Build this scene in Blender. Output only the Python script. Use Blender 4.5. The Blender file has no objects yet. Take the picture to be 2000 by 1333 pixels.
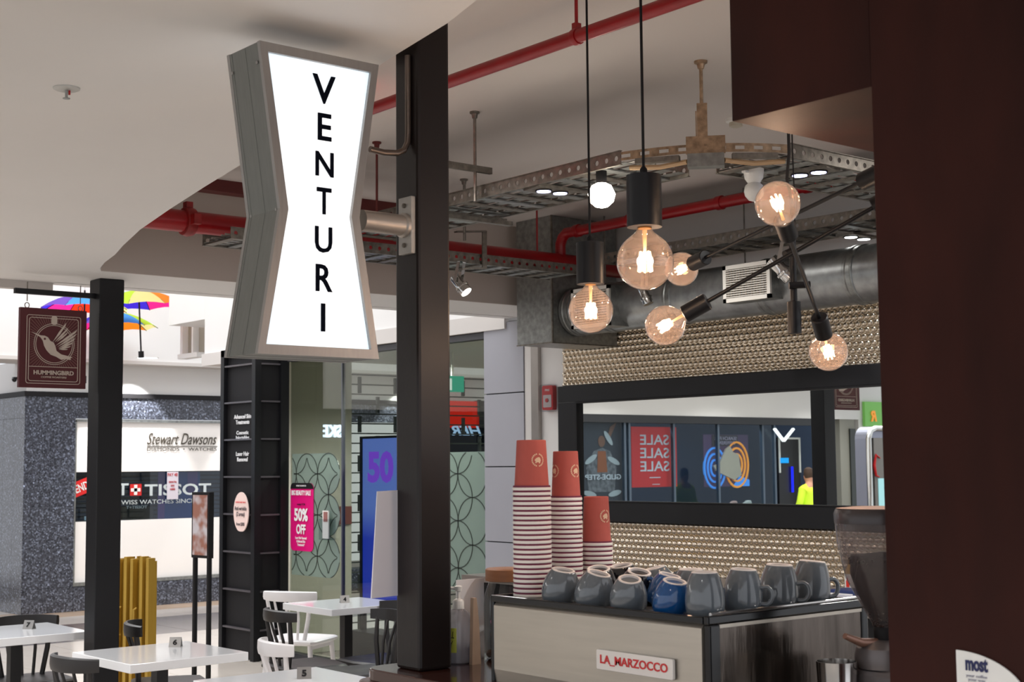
import bpy, bmesh, math, random
from mathutils import Vector, Matrix
random.seed(7)
sc = bpy.context.scene
COL = sc.collection

# ------------------------------------------------------------------ camera
F, CX, CY = 2778.0, 1000.0, 666.5            # a 50 mm lens on a 36 mm sensor, in pixels of the 2000x1333 frame
yaw, tilt, roll = math.radians(39.6), math.atan(240/2778.0), 0.009
CAM = Vector((0, 0, 1.65))
fh = Vector((math.sin(yaw), math.cos(yaw), 0)); r0 = Vector((math.cos(yaw), -math.sin(yaw), 0)); ZZ = Vector((0, 0, 1))
fw = fh*math.cos(tilt) + ZZ*math.sin(tilt); up0 = ZZ*math.cos(tilt) - fh*math.sin(tilt)
rt = r0*math.cos(roll) - up0*math.sin(roll); up = up0*math.cos(roll) + r0*math.sin(roll)
cd = bpy.data.cameras.new('camera'); cam = bpy.data.objects.new('camera', cd); COL.objects.link(cam)
cam.matrix_world = Matrix(((rt.x, up.x, -fw.x, 0), (rt.y, up.y, -fw.y, 0), (rt.z, up.z, -fw.z, CAM.z), (0, 0, 0, 1)))
cd.lens = 50; cd.sensor_width = 36; cd.clip_start = 0.05; cd.clip_end = 200
cd.dof.use_dof = True; cd.dof.focus_distance = 4.8; cd.dof.aperture_fstop = 11.0
sc.camera = cam
# ------------------------------------------------------------------ world, exposure, large lights
w = bpy.data.worlds.new('world'); sc.world = w; w.use_nodes = True
bg = w.node_tree.nodes['Background']; bg.inputs[0].default_value = (0.93, 0.95, 1.0, 1); bg.inputs[1].default_value = 0.85
vs = sc.view_settings; vs.view_transform = 'Standard'; vs.look = 'None'; vs.gamma = 1; vs.exposure = 0.35; vs.use_curve_mapping = False
sc.cycles.max_bounces = 8; sc.cycles.transparent_max_bounces = 24; sc.cycles.sample_clamp_indirect = 4
sc.cycles.use_denoising = True; sc.cycles.caustics_reflective = False; sc.cycles.caustics_refractive = False
def area_light(name, loc, size, sizey, energy, color=(1, 1, 1), rot=(0, 0, 0)):
    l = bpy.data.lights.new(name, 'AREA'); l.shape = 'RECTANGLE'; l.size = size; l.size_y = sizey; l.energy = energy; l.color = color
    o = bpy.data.objects.new(name, l); COL.objects.link(o); o.location = loc; o.rotation_euler = rot; return o
area_light('atrium_daylight_fill', (5.0, 11.8, 6.5), 7, 7, 420, (1.0, 0.99, 0.97))  # area light added overhead to carry the atrium's daylight
area_light('mall_fill_area', (-3.0, 11.0, 3.3), 5, 4, 160, (1.0, 0.98, 0.95))  # fill light added under the mall ceiling, no panel is built
def downlight(x, y, z, e, ang=120, color=(1, 0.99, 0.97)):  # unseen wide spot added as fill, no fitting is built
    l = bpy.data.lights.new('added_fill_spot', 'SPOT'); l.energy = e; l.spot_size = math.radians(ang); l.spot_blend = 0.6; l.shadow_soft_size = 0.06; l.color = color
    o = bpy.data.objects.new('added_fill_spot', l); COL.objects.link(o); o.location = (x, y, z)
for x_, y_ in ((-1.4, 0.6), (-1.4, 3.0), (-1.4, 5.6), (0.3, 1.2), (0.5, 3.6), (1.2, 6.4), (-0.4, -0.3)): downlight(x_, y_, 2.66, 130)      # fill spots added under the soffit, floor bounce lifts the ceilings
for x_, y_ in ((3.4, 1.2), (4.9, 1.4), (3.2, 4.9), (4.9, 5.2), (5.0, 3.0)): downlight(x_, y_, 3.15, 55, 140, (1, 0.97, 0.93))        # fill spots added to brighten the cafe
for x_, y_ in ((7.0, 9.6), (8.8, 9.8), (7.0, 8.6)): downlight(x_, y_, 2.58, 110, 150)                                                              # fill spots added to light the dark clinic interior
for x_ in (-1.5, -4.0, -6.5): downlight(x_, 14.0, 3.3, 120)                                                                     # in front of the shoe shop
for x_ in (-0.5, -2.6, -4.6): downlight(x_, 15.62, 2.6, 25, 150, (0.8, 0.9, 1))

# ------------------------------------------------------------------ measuring helpers: where a sight line meets a real plane
def ray(px, py): return fw + rt*((px-CX)/F) - up*((py-CY)/F)
def at(a, px, py, v):
    d = ray(px, py); return CAM + d*((v-CAM[a])/d[a])
def ax(px, py, v): return at(0, px, py, v)
def ay(px, py, v): return at(1, px, py, v)
def az(px, py, v): return at(2, px, py, v)
def P(px, py, d): return CAM + ray(px, py)*d
# ------------------------------------------------------------------ materials
def lin(c): return tuple(((x/12.92) if x <= 0.04045 else ((x+0.055)/1.055)**2.4) for x in c)
MATS = {}
def mat(name, rgb, rough=0.5, metal=0.0, noise=None, bump=None, coat=0, emis=0, spec=None, aniso=None):
    """rgb in 0..255 display values; noise=(scale, amount, stretch); bump=(scale, strength)"""
    if name in MATS: return MATS[name]
    m = bpy.data.materials.new(name); m.use_nodes = True; nt = m.node_tree; b = nt.nodes['Principled BSDF']
    c = lin([x/255 for x in rgb])
    b.inputs['Base Color'].default_value = (*c, 1); b.inputs['Roughness'].default_value = rough; b.inputs['Metallic'].default_value = metal
    if coat: b.inputs['Coat Weight'].default_value = coat; b.inputs['Coat Roughness'].default_value = 0.05
    if spec is not None: b.inputs['Specular IOR Level'].default_value = spec
    if emis: b.inputs['Emission Color'].default_value = (*c, 1); b.inputs['Emission Strength'].default_value = emis
    if noise or bump:
        tc = nt.nodes.new('ShaderNodeTexCoord'); mp = nt.nodes.new('ShaderNodeMapping'); nt.links.new(tc.outputs['Object'], mp.inputs[0])
        if noise and len(noise) > 2: mp.inputs['Scale'].default_value = noise[2]
    if noise:
        n = nt.nodes.new('ShaderNodeTexNoise'); n.inputs['Scale'].default_value = noise[0]; n.inputs['Detail'].default_value = 5
        cr = nt.nodes.new('ShaderNodeValToRGB'); a = noise[1]
        cr.color_ramp.elements[0].position = 0.3; cr.color_ramp.elements[1].position = 0.7
        cr.color_ramp.elements[0].color = (*[max(0, x*(1-a)) for x in c], 1); cr.color_ramp.elements[1].color = (*[min(1, x*(1+a)) for x in c], 1)
        nt.links.new(mp.outputs[0], n.inputs['Vector']); nt.links.new(n.outputs['Fac'], cr.inputs[0]); nt.links.new(cr.outputs[0], b.inputs['Base Color'])
    if bump:
        n2 = nt.nodes.new('ShaderNodeTexNoise'); n2.inputs['Scale'].default_value = bump[0]; n2.inputs['Detail'].default_value = 4
        bp = nt.nodes.new('ShaderNodeBump'); bp.inputs['Strength'].default_value = bump[1]; bp.inputs['Distance'].default_value = 0.01
        nt.links.new(mp.outputs[0], n2.inputs['Vector']); nt.links.new(n2.outputs['Fac'], bp.inputs['Height']); nt.links.new(bp.outputs[0], b.inputs['Normal'])
    MATS[name] = m; return m
def emit(name, rgb, s):
    if name in MATS: return MATS[name]
    m = bpy.data.materials.new(name); m.use_nodes = True; nt = m.node_tree; nt.nodes.clear()
    e = nt.nodes.new('ShaderNodeEmission'); o = nt.nodes.new('ShaderNodeOutputMaterial'); e.inputs[0].default_value = (*lin([x/255 for x in rgb]), 1); e.inputs[1].default_value = s
    nt.links.new(e.outputs[0], o.inputs[0]); MATS[name] = m; return m
def glass(name, tint, refl=1.0, haze=0.0, hazergb=(255, 240, 230), rough=0.0, ior=1.5):
    """thin glass: tinted see-through, Fresnel reflection, optional smoky film"""
    if name in MATS: return MATS[name]
    m = bpy.data.materials.new(name); m.use_nodes = True; nt = m.node_tree; nt.nodes.clear(); N = nt.nodes.new; L = nt.links.new
    o = N('ShaderNodeOutputMaterial'); t = N('ShaderNodeBsdfTransparent'); t.inputs[0].default_value = (*lin([x/255 for x in tint]), 1)
    g = N('ShaderNodeBsdfGlossy'); g.inputs['Roughness'].default_value = rough; fr = N('ShaderNodeFresnel'); ge = N('ShaderNodeNewGeometry'); mi = N('ShaderNodeMapRange'); mi.inputs['To Min'].default_value = ior; mi.inputs['To Max'].default_value = 1/ior; L(ge.outputs['Backfacing'], mi.inputs['Value']); L(mi.outputs[0], fr.inputs[0])
    mu = N('ShaderNodeMath'); mu.operation = 'MULTIPLY'; mu.inputs[1].default_value = refl; L(fr.outputs[0], mu.inputs[0])
    mx = N('ShaderNodeMixShader'); L(mu.outputs[0], mx.inputs[0]); base = t.outputs[0]
    if haze:
        tr = N('ShaderNodeBsdfTranslucent'); tr.inputs[0].default_value = (*lin([x/255 for x in hazergb]), 1)
        df = N('ShaderNodeBsdfDiffuse'); df.inputs[0].default_value = (*lin([x/255 for x in hazergb]), 1)
        m1 = N('ShaderNodeMixShader'); m1.inputs[0].default_value = 0.5; L(tr.outputs[0], m1.inputs[1]); L(df.outputs[0], m1.inputs[2])
        m2 = N('ShaderNodeMixShader'); m2.inputs[0].default_value = haze; L(base, m2.inputs[1]); L(m1.outputs[0], m2.inputs[2]); base = m2.outputs[0]
    L(base, mx.inputs[1]); L(g.outputs[0], mx.inputs[2]); L(mx.outputs[0], o.inputs[0]); MATS[name] = m; return m

white_paint = mat('white_paint', (226, 224, 222), 0.6, noise=(1.2, 0.02))
grey_paint = mat('grey_paint', (205, 200, 196), 0.7, noise=(1.0, 0.03))
taupe_paint = mat('taupe_paint', (190, 180, 172), 0.75, noise=(1.5, 0.03))
black_steel = mat('black_steel', (20, 20, 23), 0.42, spec=0.3, noise=(6, 0.12), bump=(60, 0.03))
black_matt = mat('black_matt', (26, 25, 27), 0.6, spec=0.25)
black_gloss = mat('black_gloss', (14, 14, 16), 0.16)
galv = mat('galvanised_steel', (150, 152, 150), 0.38, 0.85, noise=(28, 0.25), bump=(40, 0.05))
galv_dark = mat('weathered_zinc', (128, 122, 114), 0.45, 0.8, noise=(35, 0.3))
strap_zinc = mat('strap_zinc', (165, 140, 115), 0.45, 0.7, noise=(40, 0.35))
alu = mat('satin_aluminium', (160, 157, 154), 0.45, 0.55, noise=(3, 0.05, (30, 30, 1)))
alu_side = mat('grey_aluminium', (122, 124, 120), 0.5, 0.35, noise=(4, 0.06, (30, 30, 1)))
chrome = mat('chrome', (210, 208, 205), 0.14, 1.0)
brushed = mat('brushed_steel', (188, 180, 168), 0.33, 0.75, noise=(5, 0.05, (8, 1, 14)))
red_paint = mat('red_pipe_paint', (152, 8, 18), 0.33, noise=(9, 0.12))
dark_red = mat('dark_red_paint', (92, 26, 22), 0.5)
white_gloss = mat('white_laminate', (238, 240, 244), 0.12, coat=0.3)
white_plastic = mat('white_plastic', (235, 234, 230), 0.35)
# ------------------------------------------------------------------ mesh helpers
class B:
    """a small mesh builder; every B becomes ONE object"""
    def __init__(s): s.bm = bmesh.new(); s.smooth = False
    def box(s, a, b, rotz=0, piv=None):
        x0, y0, z0 = [min(p, q) for p, q in zip(a, b)]; x1, y1, z1 = [max(p, q) for p, q in zip(a, b)]
        v = [s.bm.verts.new(p) for p in ((x0,y0,z0),(x1,y0,z0),(x1,y1,z0),(x0,y1,z0),(x0,y0,z1),(x1,y0,z1),(x1,y1,z1),(x0,y1,z1))]
        for f in ((0,3,2,1),(4,5,6,7),(0,1,5,4),(1,2,6,5),(2,3,7,6),(3,0,4,7)): s.bm.faces.new([v[i] for i in f])
        if rotz: bmesh.ops.rotate(s.bm, verts=v, cent=piv or ((x0+x1)/2, (y0+y1)/2, 0), matrix=Matrix.Rotation(rotz, 3, 'Z'))
        return s
    def ring(s, c, r, n, u, v, k0=0.0): return [s.bm.verts.new(c + u*(r*math.cos(k0+2*math.pi*i/n)) + v*(r*math.sin(k0+2*math.pi*i/n))) for i in range(n)]
    def skin(s, rings, cap=True):
        n = len(rings[0])
        for a, b in zip(rings, rings[1:]):
            for i in range(n): s.bm.faces.new((a[i], a[(i+1) % n], b[(i+1) % n], b[i]))
        if cap:
            s.bm.faces.new(list(reversed(rings[0]))); s.bm.faces.new(rings[-1])
        return s
    def tube(s, pts, r, n=12, r2=None):
        pts = [Vector(p) for p in pts]; rings = []; s.smooth = True
        d = (pts[1]-pts[0]).normalized(); ref = Vector((0, 0, 1)) if abs(d.z) < 0.9 else Vector((1, 0, 0))
        u = d.cross(ref).normalized(); R = r if isinstance(r, (list, tuple)) else [r]*len(pts)
        if r2 is not None: R = [r + (r2-r)*i/(len(pts)-1) for i in range(len(pts))]
        for i, p in enumerate(pts):
            if i == 0: d = pts[1]-pts[0]
            elif i == len(pts)-1: d = pts[-1]-pts[-2]
            else: d = (pts[i+1]-pts[i]).normalized() + (pts[i]-pts[i-1]).normalized()
            d.normalize(); u = (u - d*u.dot(d)).normalized(); v = d.cross(u)
            rings.append(s.ring(p, R[i], n, u, v))
        return s.skin(rings)
    def bar(s, a, b, w, h, up=(0, 0, 1)):
        """rectangular bar from a to b, w across, h along up"""
        a, b = Vector(a), Vector(b); d = (b-a).normalized(); upv = Vector(up)
        if abs(d.dot(upv)) > 0.98: upv = Vector((1, 0, 0))
        u = d.cross(upv).normalized(); v = u.cross(d)
        rs = [[s.bm.verts.new(p + u*x*w/2 + v*y*h/2) for x, y in ((-1,-1),(1,-1),(1,1),(-1,1))] for p in (a, b)]
        return s.skin(rs)
    def lathe(s, prof, c=(0, 0, 0), n=24, axis=None, cap=True):
        """prof = [(r, z)] about the z axis (or axis) through c"""
        c = Vector(c); w_ = Vector(axis).normalized() if axis else Vector((0, 0, 1)); s.smooth = True
        ref = Vector((0, 0, 1)) if abs(w_.z) < 0.9 else Vector((1, 0, 0)); u = ref.cross(w_).normalized(); v = w_.cross(u)
        rings = [s.ring(c + w_*z, max(r, 1e-4), n, u, v) for r, z in prof]
        return s.skin(rings, cap)
    def prism(s, poly, o, u, v, depth):
        """polygon [(a,b)] in the plane o+a*u+b*v, thickened along u x v"""
        o, u, v = Vector(o), Vector(u), Vector(v); nrm = u.cross(v).normalized()*depth
        a = [s.bm.verts.new(o+u*p+v*q) for p, q in poly]; b = [s.bm.verts.new(x.co + nrm) for x in a]; n = len(a)
        s.bm.faces.new(list(reversed(a))); s.bm.faces.new(b)
        for i in range(n): s.bm.faces.new((a[i], a[(i+1) % n], b[(i+1) % n], b[i]))
        return s
def W(o):
    m = Matrix.Identity(4)
    while o is not None: m = o.matrix_basis @ m; o = o.parent
    return m
def obj(name, b, m, parent=None, local=False, bevel=0, seg=2, kind=None, label=None, smooth=None):
    me = bpy.data.meshes.new(name); bm = b.bm if isinstance(b, B) else b
    bmesh.ops.recalc_face_normals(bm, faces=bm.faces); bm.to_mesh(me); bm.free()
    sm = getattr(b, 'smooth', False) if smooth is None else smooth
    o = bpy.data.objects.new(name, me); COL.objects.link(o)
    ms = m if isinstance(m, (list, tuple)) else [m]
    for x in ms: me.materials.append(x)
    if parent is None:
        if me.vertices:
            xs = [v.co.x for v in me.vertices]; ys = [v.co.y for v in me.vertices]; zs = [v.co.z for v in me.vertices]
            c = Vector(((min(xs)+max(xs))/2, (min(ys)+max(ys))/2, min(zs))); me.transform(Matrix.Translation(-c)); o.location = c
    else:
        o.parent = parent
        if not local: me.transform(W(parent).inverted())
    if sm:
        me.shade_smooth()
        try: me.set_sharp_from_angle(angle=math.radians(38))
        except Exception: pass
    if bevel:
        md = o.modifiers.new('bevel', 'BEVEL'); md.width = bevel; md.segments = seg; md.limit_method = 'ANGLE'
    if kind: o['kind'] = kind
    if label: o['label'] = label
    return o
def thing(name, label, cat, loc=(0, 0, 0), rz=0, group=None):
    o = bpy.data.objects.new(name, None); COL.objects.link(o); o.empty_display_size = 0.1
    o.location = loc; o.rotation_euler = (0, 0, rz); o.matrix_basis = Matrix.Translation(Vector(loc)) @ Matrix.Rotation(rz, 4, 'Z')
    return tag(o, label, cat, group)
def tag(o, label, cat, group=None):
    o['label'] = label; o['category'] = cat
    if group: o['group'] = group
    return o
def struct(name, b, m, **k): return obj(name, b, m, kind='structure', **k)
def dup(root, loc, rz=None, label=None, s=None):
    r = root.copy(); COL.objects.link(r); r.location = loc
    if rz is not None: r.rotation_euler = (0, 0, rz)
    if s: r.scale = (s, s, s)
    if label: r['label'] = label
    for ch in root.children:
        c = ch.copy(); COL.objects.link(c); c.parent = r
        for g in ch.children: d = g.copy(); COL.objects.link(d); d.parent = c
    return r
def text(name, body, m, parent, o, u, v, wd, ht, depth=0.001, bold=0.0, shear=0.0, center=True, label=None, local=False):
    """lettering fitted into wd x ht, lower edge centred on o, reading along u with v up"""
    cu = bpy.data.curves.new('lettering', 'FONT'); cu.body = body; cu.extrude = 0.01; cu.offset = bold; cu.shear = shear; cu.resolution_u = 3
    cu.align_x = 'CENTER'; cu.space_line = 0.95
    t = bpy.data.objects.new('lettering', cu); COL.objects.link(t); dg = bpy.context.evaluated_depsgraph_get()
    me = bpy.data.meshes.new_from_object(t.evaluated_get(dg)); bpy.data.objects.remove(t); bpy.data.curves.remove(cu)
    xs = [q.co.x for q in me.vertices]; ys = [q.co.y for q in me.vertices]
    x0, x1, y0, y1 = min(xs), max(xs), min(ys), max(ys); o, u, v = Vector(o), Vector(u).normalized(), Vector(v).normalized(); n = u.cross(v)
    for q in me.vertices:
        a = (q.co.x-x0)/max(x1-x0, 1e-6) - (0.5 if center else 0); b_ = (q.co.y-y0)/max(y1-y0, 1e-6)
        q.co = o + u*(a*wd) + v*(b_*ht) + n*(depth*(q.co.z+0.01)/0.02)
    ob = bpy.data.objects.new(name, me); COL.objects.link(ob); me.materials.clear(); me.materials.append(m)
    for p in me.polygons: p.material_index = 0
    if parent is not None:
        ob.parent = parent
        if not local: me.transform(W(parent).inverted())
    if label: ob['label'] = label
    return ob
X_, Y_, Z_ = Vector((1, 0, 0)), Vector((0, 1, 0)), Vector((0, 0, 1))
def ell(cx, cy, a, b, n=24, rot=0, t0=0, t1=2*math.pi):
    out = []
    for i in range(n):
        t = t0 + (t1-t0)*i/n; x, y = a*math.cos(t), b*math.sin(t)
        out.append((cx + x*math.cos(rot) - y*math.sin(rot), cy + x*math.sin(rot) + y*math.cos(rot)))
    return out
def rrect(x0, y0, x1, y1, r, n=5):
    out = []
    for cx, cy, a in ((x1-r, y1-r, 0), (x0+r, y1-r, 90), (x0+r, y0+r, 180), (x1-r, y0+r, 270)):
        for i in range(n+1): t = math.radians(a + 90*i/n); out.append((cx+r*math.cos(t), cy+r*math.sin(t)))
    return out
def outline(b, poly, o, u, v, r, closed=True, sides=4):
    """thin raised line along a polygon in a plane"""
    o, u, v = Vector(o), Vector(u), Vector(v); pts = [o+u*p+v*q for p, q in poly]
    n = u.cross(v).normalized()
    for i in range(len(pts) if closed else len(pts)-1): b.bar(pts[i], pts[(i+1) % len(pts)], r, r, up=n)
    return b
# ================================================================== SETTING
WX = 6.38            # plane of the cafe's mirror wall and of the shopfront next door
LC, HC = 2.68, 3.20  # low soffit, high ceiling
# floor: a slab with every visible tile laid on it
tile_cream = mat('cream_floor_tile', (214, 205, 196), 0.14, noise=(2, 0.04)); tile_brown = mat('brown_floor_tile', (106, 90, 86), 0.2, noise=(2, 0.08))
tile_grey = mat('grey_floor_tile', (122, 116, 116), 0.2, noise=(2, 0.08)); tile_sand = mat('sand_floor_tile', (190, 166, 142), 0.2, noise=(2, 0.06))
fl = struct('floor', B().box((-9, -4, -0.1), (15, 21, -0.004)), mat('grout', (150, 142, 134), 0.8))
T = 0.75
meshes = {}
for m_ in (tile_cream, tile_brown, tile_grey, tile_sand):
    bm = bmesh.new(); bmesh.ops.create_cube(bm, size=1); bmesh.ops.scale(bm, vec=(T-0.005, T-0.005, 0.01), verts=bm.verts)
    me = bpy.data.meshes.new('tile'); bm.to_mesh(me); bm.free(); me.materials.append(m_); meshes[m_.name] = me
for i in range(0, 12):
    for j in range(4, 24):
        x, y = 1.5+T*i+T/2, 2.0+T*j+T/2
        if x > 9.2 or y > 17.6 or y < 4.2: continue
        if x > WX and y < 10.9: continue
        m_ = tile_cream
        if j in (15, 16) : m_ = tile_grey if (i % 3 or j == 15) else tile_brown
        if j in (15, 16) and x < 6.2: m_ = tile_brown if j == 16 else tile_grey
        if j == 18: m_ = tile_sand
        if i == 2 and j > 9: m_ = tile_sand
        o = bpy.data.objects.new('tile', meshes[m_.name]); COL.objects.link(o); o.parent = fl
        o.location = (x - fl.location.x, y - fl.location.y, -0.005 - fl.location.z)
# low soffit with its curved edge and the far strip
edge = [(1.72, -0.5), (1.78, 0.8), (1.85, 1.6), (1.915, 2.43), (1.963, 2.6), (2.023, 2.925), (2.17, 3.6), (2.355, 4.318), (2.433, 4.713), (2.541, 5.227), (2.66, 5.75), (2.79, 6.21), (2.88, 6.5), (2.95, 6.78), (3.02, 7.0), (3.07, 7.1), (WX, 7.1), (WX, 7.72), (-2.5, 7.72), (-2.5, -0.5)]
low = struct('ceiling', B().prism(edge, (0, 0, LC), X_, Y_, 0.12), white_paint)
struct('trim_1', B().box((-2.5, 7.70, LC-0.045), (3.05, 7.76, LC+0.3)), grey_paint)
struct('trim_2', B().box((3.05, 7.66, LC-0.004), (WX, 7.76, LC+0.6)), white_paint)
# upstand along the curved edge, up to the high ceiling
b = B(); ed = edge[:16]
for (x0, y0), (x1, y1) in zip(ed, ed[1:]): b.bar((x0-0.02, y0, (LC+0.02+HC)/2), (x1-0.02, y1, (LC+0.02+HC)/2), 0.03, HC-LC-0.04)
struct('trim_3', b, grey_paint)
struct('ceiling', B().box((1.5, -0.5, HC), (WX+0.3, 7.3, HC+0.15)), mat('high_ceiling_paint', (214, 207, 202), 0.7, noise=(0.9, 0.03)))
struct('wall_bulkhead', B().box((3.0, 7.09, LC+0.001), (WX, 7.22, HC)), taupe_paint)
# cafe wall with mirror and pressed metal
struct('wall_cafe', B().box((WX, -0.5, 0), (WX+0.25, 7.41, HC)), white_paint)
# steel corner trim, grey panels
struct('trim_4', B().box((WX-0.03, 7.40, 0), (WX+0.1, 7.475, 2.66)), mat('steel_trim', (176, 170, 165), 0.28, 0.8, noise=(6, 0.08)))
struct('trim_5', B().box((WX-0.005, 7.475, 0), (WX+0.1, 7.57, 2.66)), mat('light_trim', (214, 210, 206), 0.4, 0.2))
gp = struct('wall_panelled', B().box((WX+0.01, 7.57, 0), (WX+0.25, 8.02, 2.66)), mat('panel_gap', (50, 52, 56), 0.7))
pm = mat('grey_wall_panel', (158, 158, 166), 0.42, noise=(1.2, 0.05))
zs = [0.0, 0.62, 1.10, 1.63, 2.148, 2.658]
for a, c in zip(zs, zs[1:]): obj('panel', B().box((WX-0.012, 7.575, a+0.004), (WX+0.02, 8.018, c-0.004)), pm, gp, bevel=0.002)
# upper white wall over the shopfront, blocks and niche of the atrium
struct('wall_upper_right', B().box((WX, 7.75, 2.72), (7.0, 12.33, 6.5)), white_paint)
struct('trim_6', B().box((WX-0.03, 7.76, 2.605), (7.0, 12.33, 2.72)), grey_paint)
struct('wall_upper_block', B().box((6.7, 12.95, 3.13), (7.4, 13.75, 6.5)), white_paint)
nz = struct('window_niche', B().box((7.15, 13.8, 2.86), (7.2, 14.25, 3.25)), mat('niche_shade', (150, 142, 132), 0.8))
obj('frame', B().box((7.08, 13.95, 2.86), (7.15, 13.985, 3.2)).box((7.08, 14.2, 2.84), (7.15, 14.25, 3.25)).box((7.05, 13.8, 2.82), (7.16, 14.25, 2.87)), white_paint, nz)
struct('wall_upper_far', B().box((-2.0, 15.72, 2.88), (14.0, 15.95, 6.5)), white_paint)
struct('ceiling', B().box((-2.0, 15.7, 2.86), (14.0, 16.4, 2.90)), grey_paint)
# jeweller's granite storefront across the mall (plane y = 16)
SY = 16.0
granite = bpy.data.materials.new('blue_black_granite'); granite.use_nodes = True; nt = granite.node_tree; pb = nt.nodes['Principled BSDF']
tc = nt.nodes.new('ShaderNodeTexCoord'); vo = nt.nodes.new('ShaderNodeTexVoronoi'); vo.inputs['Scale'].default_value = 62
cr = nt.nodes.new('ShaderNodeValToRGB'); e = cr.color_ramp.elements; e[0].position = 0.0; e[0].color = (*lin((0.13, 0.14, 0.17)), 1); e[1].position = 0.62; e[1].color = (*lin((0.30, 0.31, 0.35)), 1)
e2 = e.new(0.93); e2.color = (*lin((0.50, 0.53, 0.60)), 1); e3 = e.new(1.0); e3.color = (*lin((0.82, 0.87, 0.98)), 1)
nt.links.new(tc.outputs['Object'], vo.inputs['Vector']); nt.links.new(vo.outputs['Color'], cr.inputs[0]); nt.links.new(cr.outputs[0], pb.inputs['Base Color']); pb.inputs['Roughness'].default_value = 0.22
back = mat('granite_joint', (30, 31, 36), 0.7)
sw = struct('wall_storefront', B().box((6.06, SY+0.03, 0), (6.64, SY+0.3, 2.47)).box((6.64, SY+0.03, 2.23), (14, SY+0.3, 2.47)).box((6.64, SY+0.03, 0), (14, SY+0.3, 0.28)).box((6.06, SY+0.2, 0), (6.1, 21, 2.47)), back)
def granite_tiles(x0, x1, z0, z1, dx=0.29, dz=0.57):
    n = max(1, round((x1-x0)/dx)); k = max(1, round((z1-z0)/dz)); a, c = (x1-x0)/n, (z1-z0)/k
    for i in range(n):
        for j in range(k):
            obj('stone_panel', B().box((x0+a*i+0.0015, SY, z0+c*j+0.0015), (x0+a*(i+1)-0.0015, SY+0.04, z0+c*(j+1)-0.0015)), granite, sw)
granite_tiles(6.05, 6.64, 0, 0.28); granite_tiles(6.05, 6.64, 0.28, 2.47)
granite_tiles(6.64, 12.5, 0, 0.28, 0.58); granite_tiles(6.64, 12.5, 2.22, 2.47, 0.58)
for j in range(3):
    for i in range(4):
        obj('stone_panel', B().box((6.04, SY+0.003+i*0.33, [0, .28, 2.22][j]+0.0015), (6.08, SY+0.33*(i+1), [.28, 2.22, 2.47][j]-0.0015)), granite, sw)
struct('trim_7', B().box((6.02, SY-0.03, 2.47), (14, SY+0.3, 2.525)).box((6.02, SY+0.3, 2.47), (6.1, 21, 2.525)), black_matt)
struct('wall_fascia', B().box((6.06, SY+0.02, 2.525), (14, SY+0.3, 2.88)).box((6.06, SY+0.3, 2.525), (6.2, 21, 2.88)), white_paint)
# shop window: white panels with dark glazing between
wn = struct('window_1', B().box((6.64, SY+0.28, 0.32), (9.6, SY+0.32, 2.2)).box((6.6, SY+0.02, 0.28), (9.6, SY+0.1, 0.32)), mat('display_back', (26, 30, 44), 0.6))
cream_panel = mat('backlit_white_panel', (236, 231, 226), 0.4, emis=0.12)
obj('upper_panel', B().box((6.66, SY+0.05, 1.598), (9.6, SY+0.10, 2.185)), cream_panel, wn)
obj('lower_panel', B().box((6.66, SY+0.05, 0.325), (9.6, SY+0.10, 1.022)), cream_panel, wn)
obj('window_frame', B().box((6.64, SY+0.01, 2.185), (9.6, SY+0.12, 2.215)).box((6.64, SY+0.01, 0.29), (6.66, SY+0.12, 2.2)).box((6.64, SY+0.0, 0.285), (9.6, SY+0.12, 0.325)), galv, wn)
slat_m = mat('shutter_slat', (44, 54, 74), 0.5)
for k in range(11): obj('slat', B().box((6.68, SY+0.2, 1.03+k*0.052), (9.5, SY+0.215, 1.03+k*0.052+0.035)), slat_m, wn)
obj('pane', B().box((6.66, SY+0.055, 1.02), (9.6, SY+0.062, 1.60)), glass('shop_glass', (225, 232, 236), 1.0), wn)
ink = mat('dark_bronze_letter', (70, 62, 50), 0.4)
text('script_lettering', 'Stewart Dawsons', ink, wn, ay(356, 869, SY+0.04), X_, Z_, 0.93, 0.14, 0.004, 0.004, 0.42)
text('lettering', 'DIAMONDS  \u2022  WATCHES', ink, wn, ay(356, 881, SY+0.04), X_, Z_, 0.93, 0.04, 0.003, 0.0)
obj('rule', B().box(ay(288, 873, SY+0.04), ay(424, 872, SY+0.05)), ink, wn)
pale_ink = mat('pale_glass_lettering', (196, 204, 204), 0.4)
text('lettering', 'T', pale_ink, wn, ay(240, 968, SY+0.05), X_, Z_, 0.14, 0.14, 0.003, 0.02)
obj('red_square', B().box(ay(254, 969, SY+0.045), ay(276, 946, SY+0.052)), mat('signal_red', (205, 34, 30), 0.4), wn)
q = ay(265, 957.5, SY+0.04); obj('white_cross', B().box(q+Vector((-.06, 0, -.02)), q+Vector((.06, .004, .02))).box(q+Vector((-.02, 0, -.06)), q+Vector((.02, .004, .06))), white_plastic, wn)
text('lettering', 'TISSOT', pale_ink, wn, ay(348, 968, SY+0.05), X_, Z_, 0.88, 0.14, 0.003, 0.02)
text('lettering', 'SWISS WATCHES SINCE 1853', pale_ink, wn, ay(322, 984, SY+0.05), X_, Z_, 1.2, 0.05, 0.003, 0.0)
tg = thing('sale_tag', 'tilted red ENDS tag stuck inside the jeweller window left of the post', 'tag', ay(163, 958, SY+0.05))
rx = (X_*0.93 + Z_*0.36).normalized(); rz_ = Vector((-rx.z, 0, rx.x))
q = ay(160, 952, SY+0.048); obj('card', B().prism([(-.14,-.085), (.2,-.085), (.2,.085), (-.14,.085)], q, rx, rz_, 0.006), mat('tag_red', (214, 30, 28), 0.5), tg)
text('lettering', 'ENDS', white_plastic, tg, q - rz_*0.045 + rx*0.015 - Y_*0.008, rx, rz_, 0.21, 0.095, 0.002, 0.015)
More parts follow.
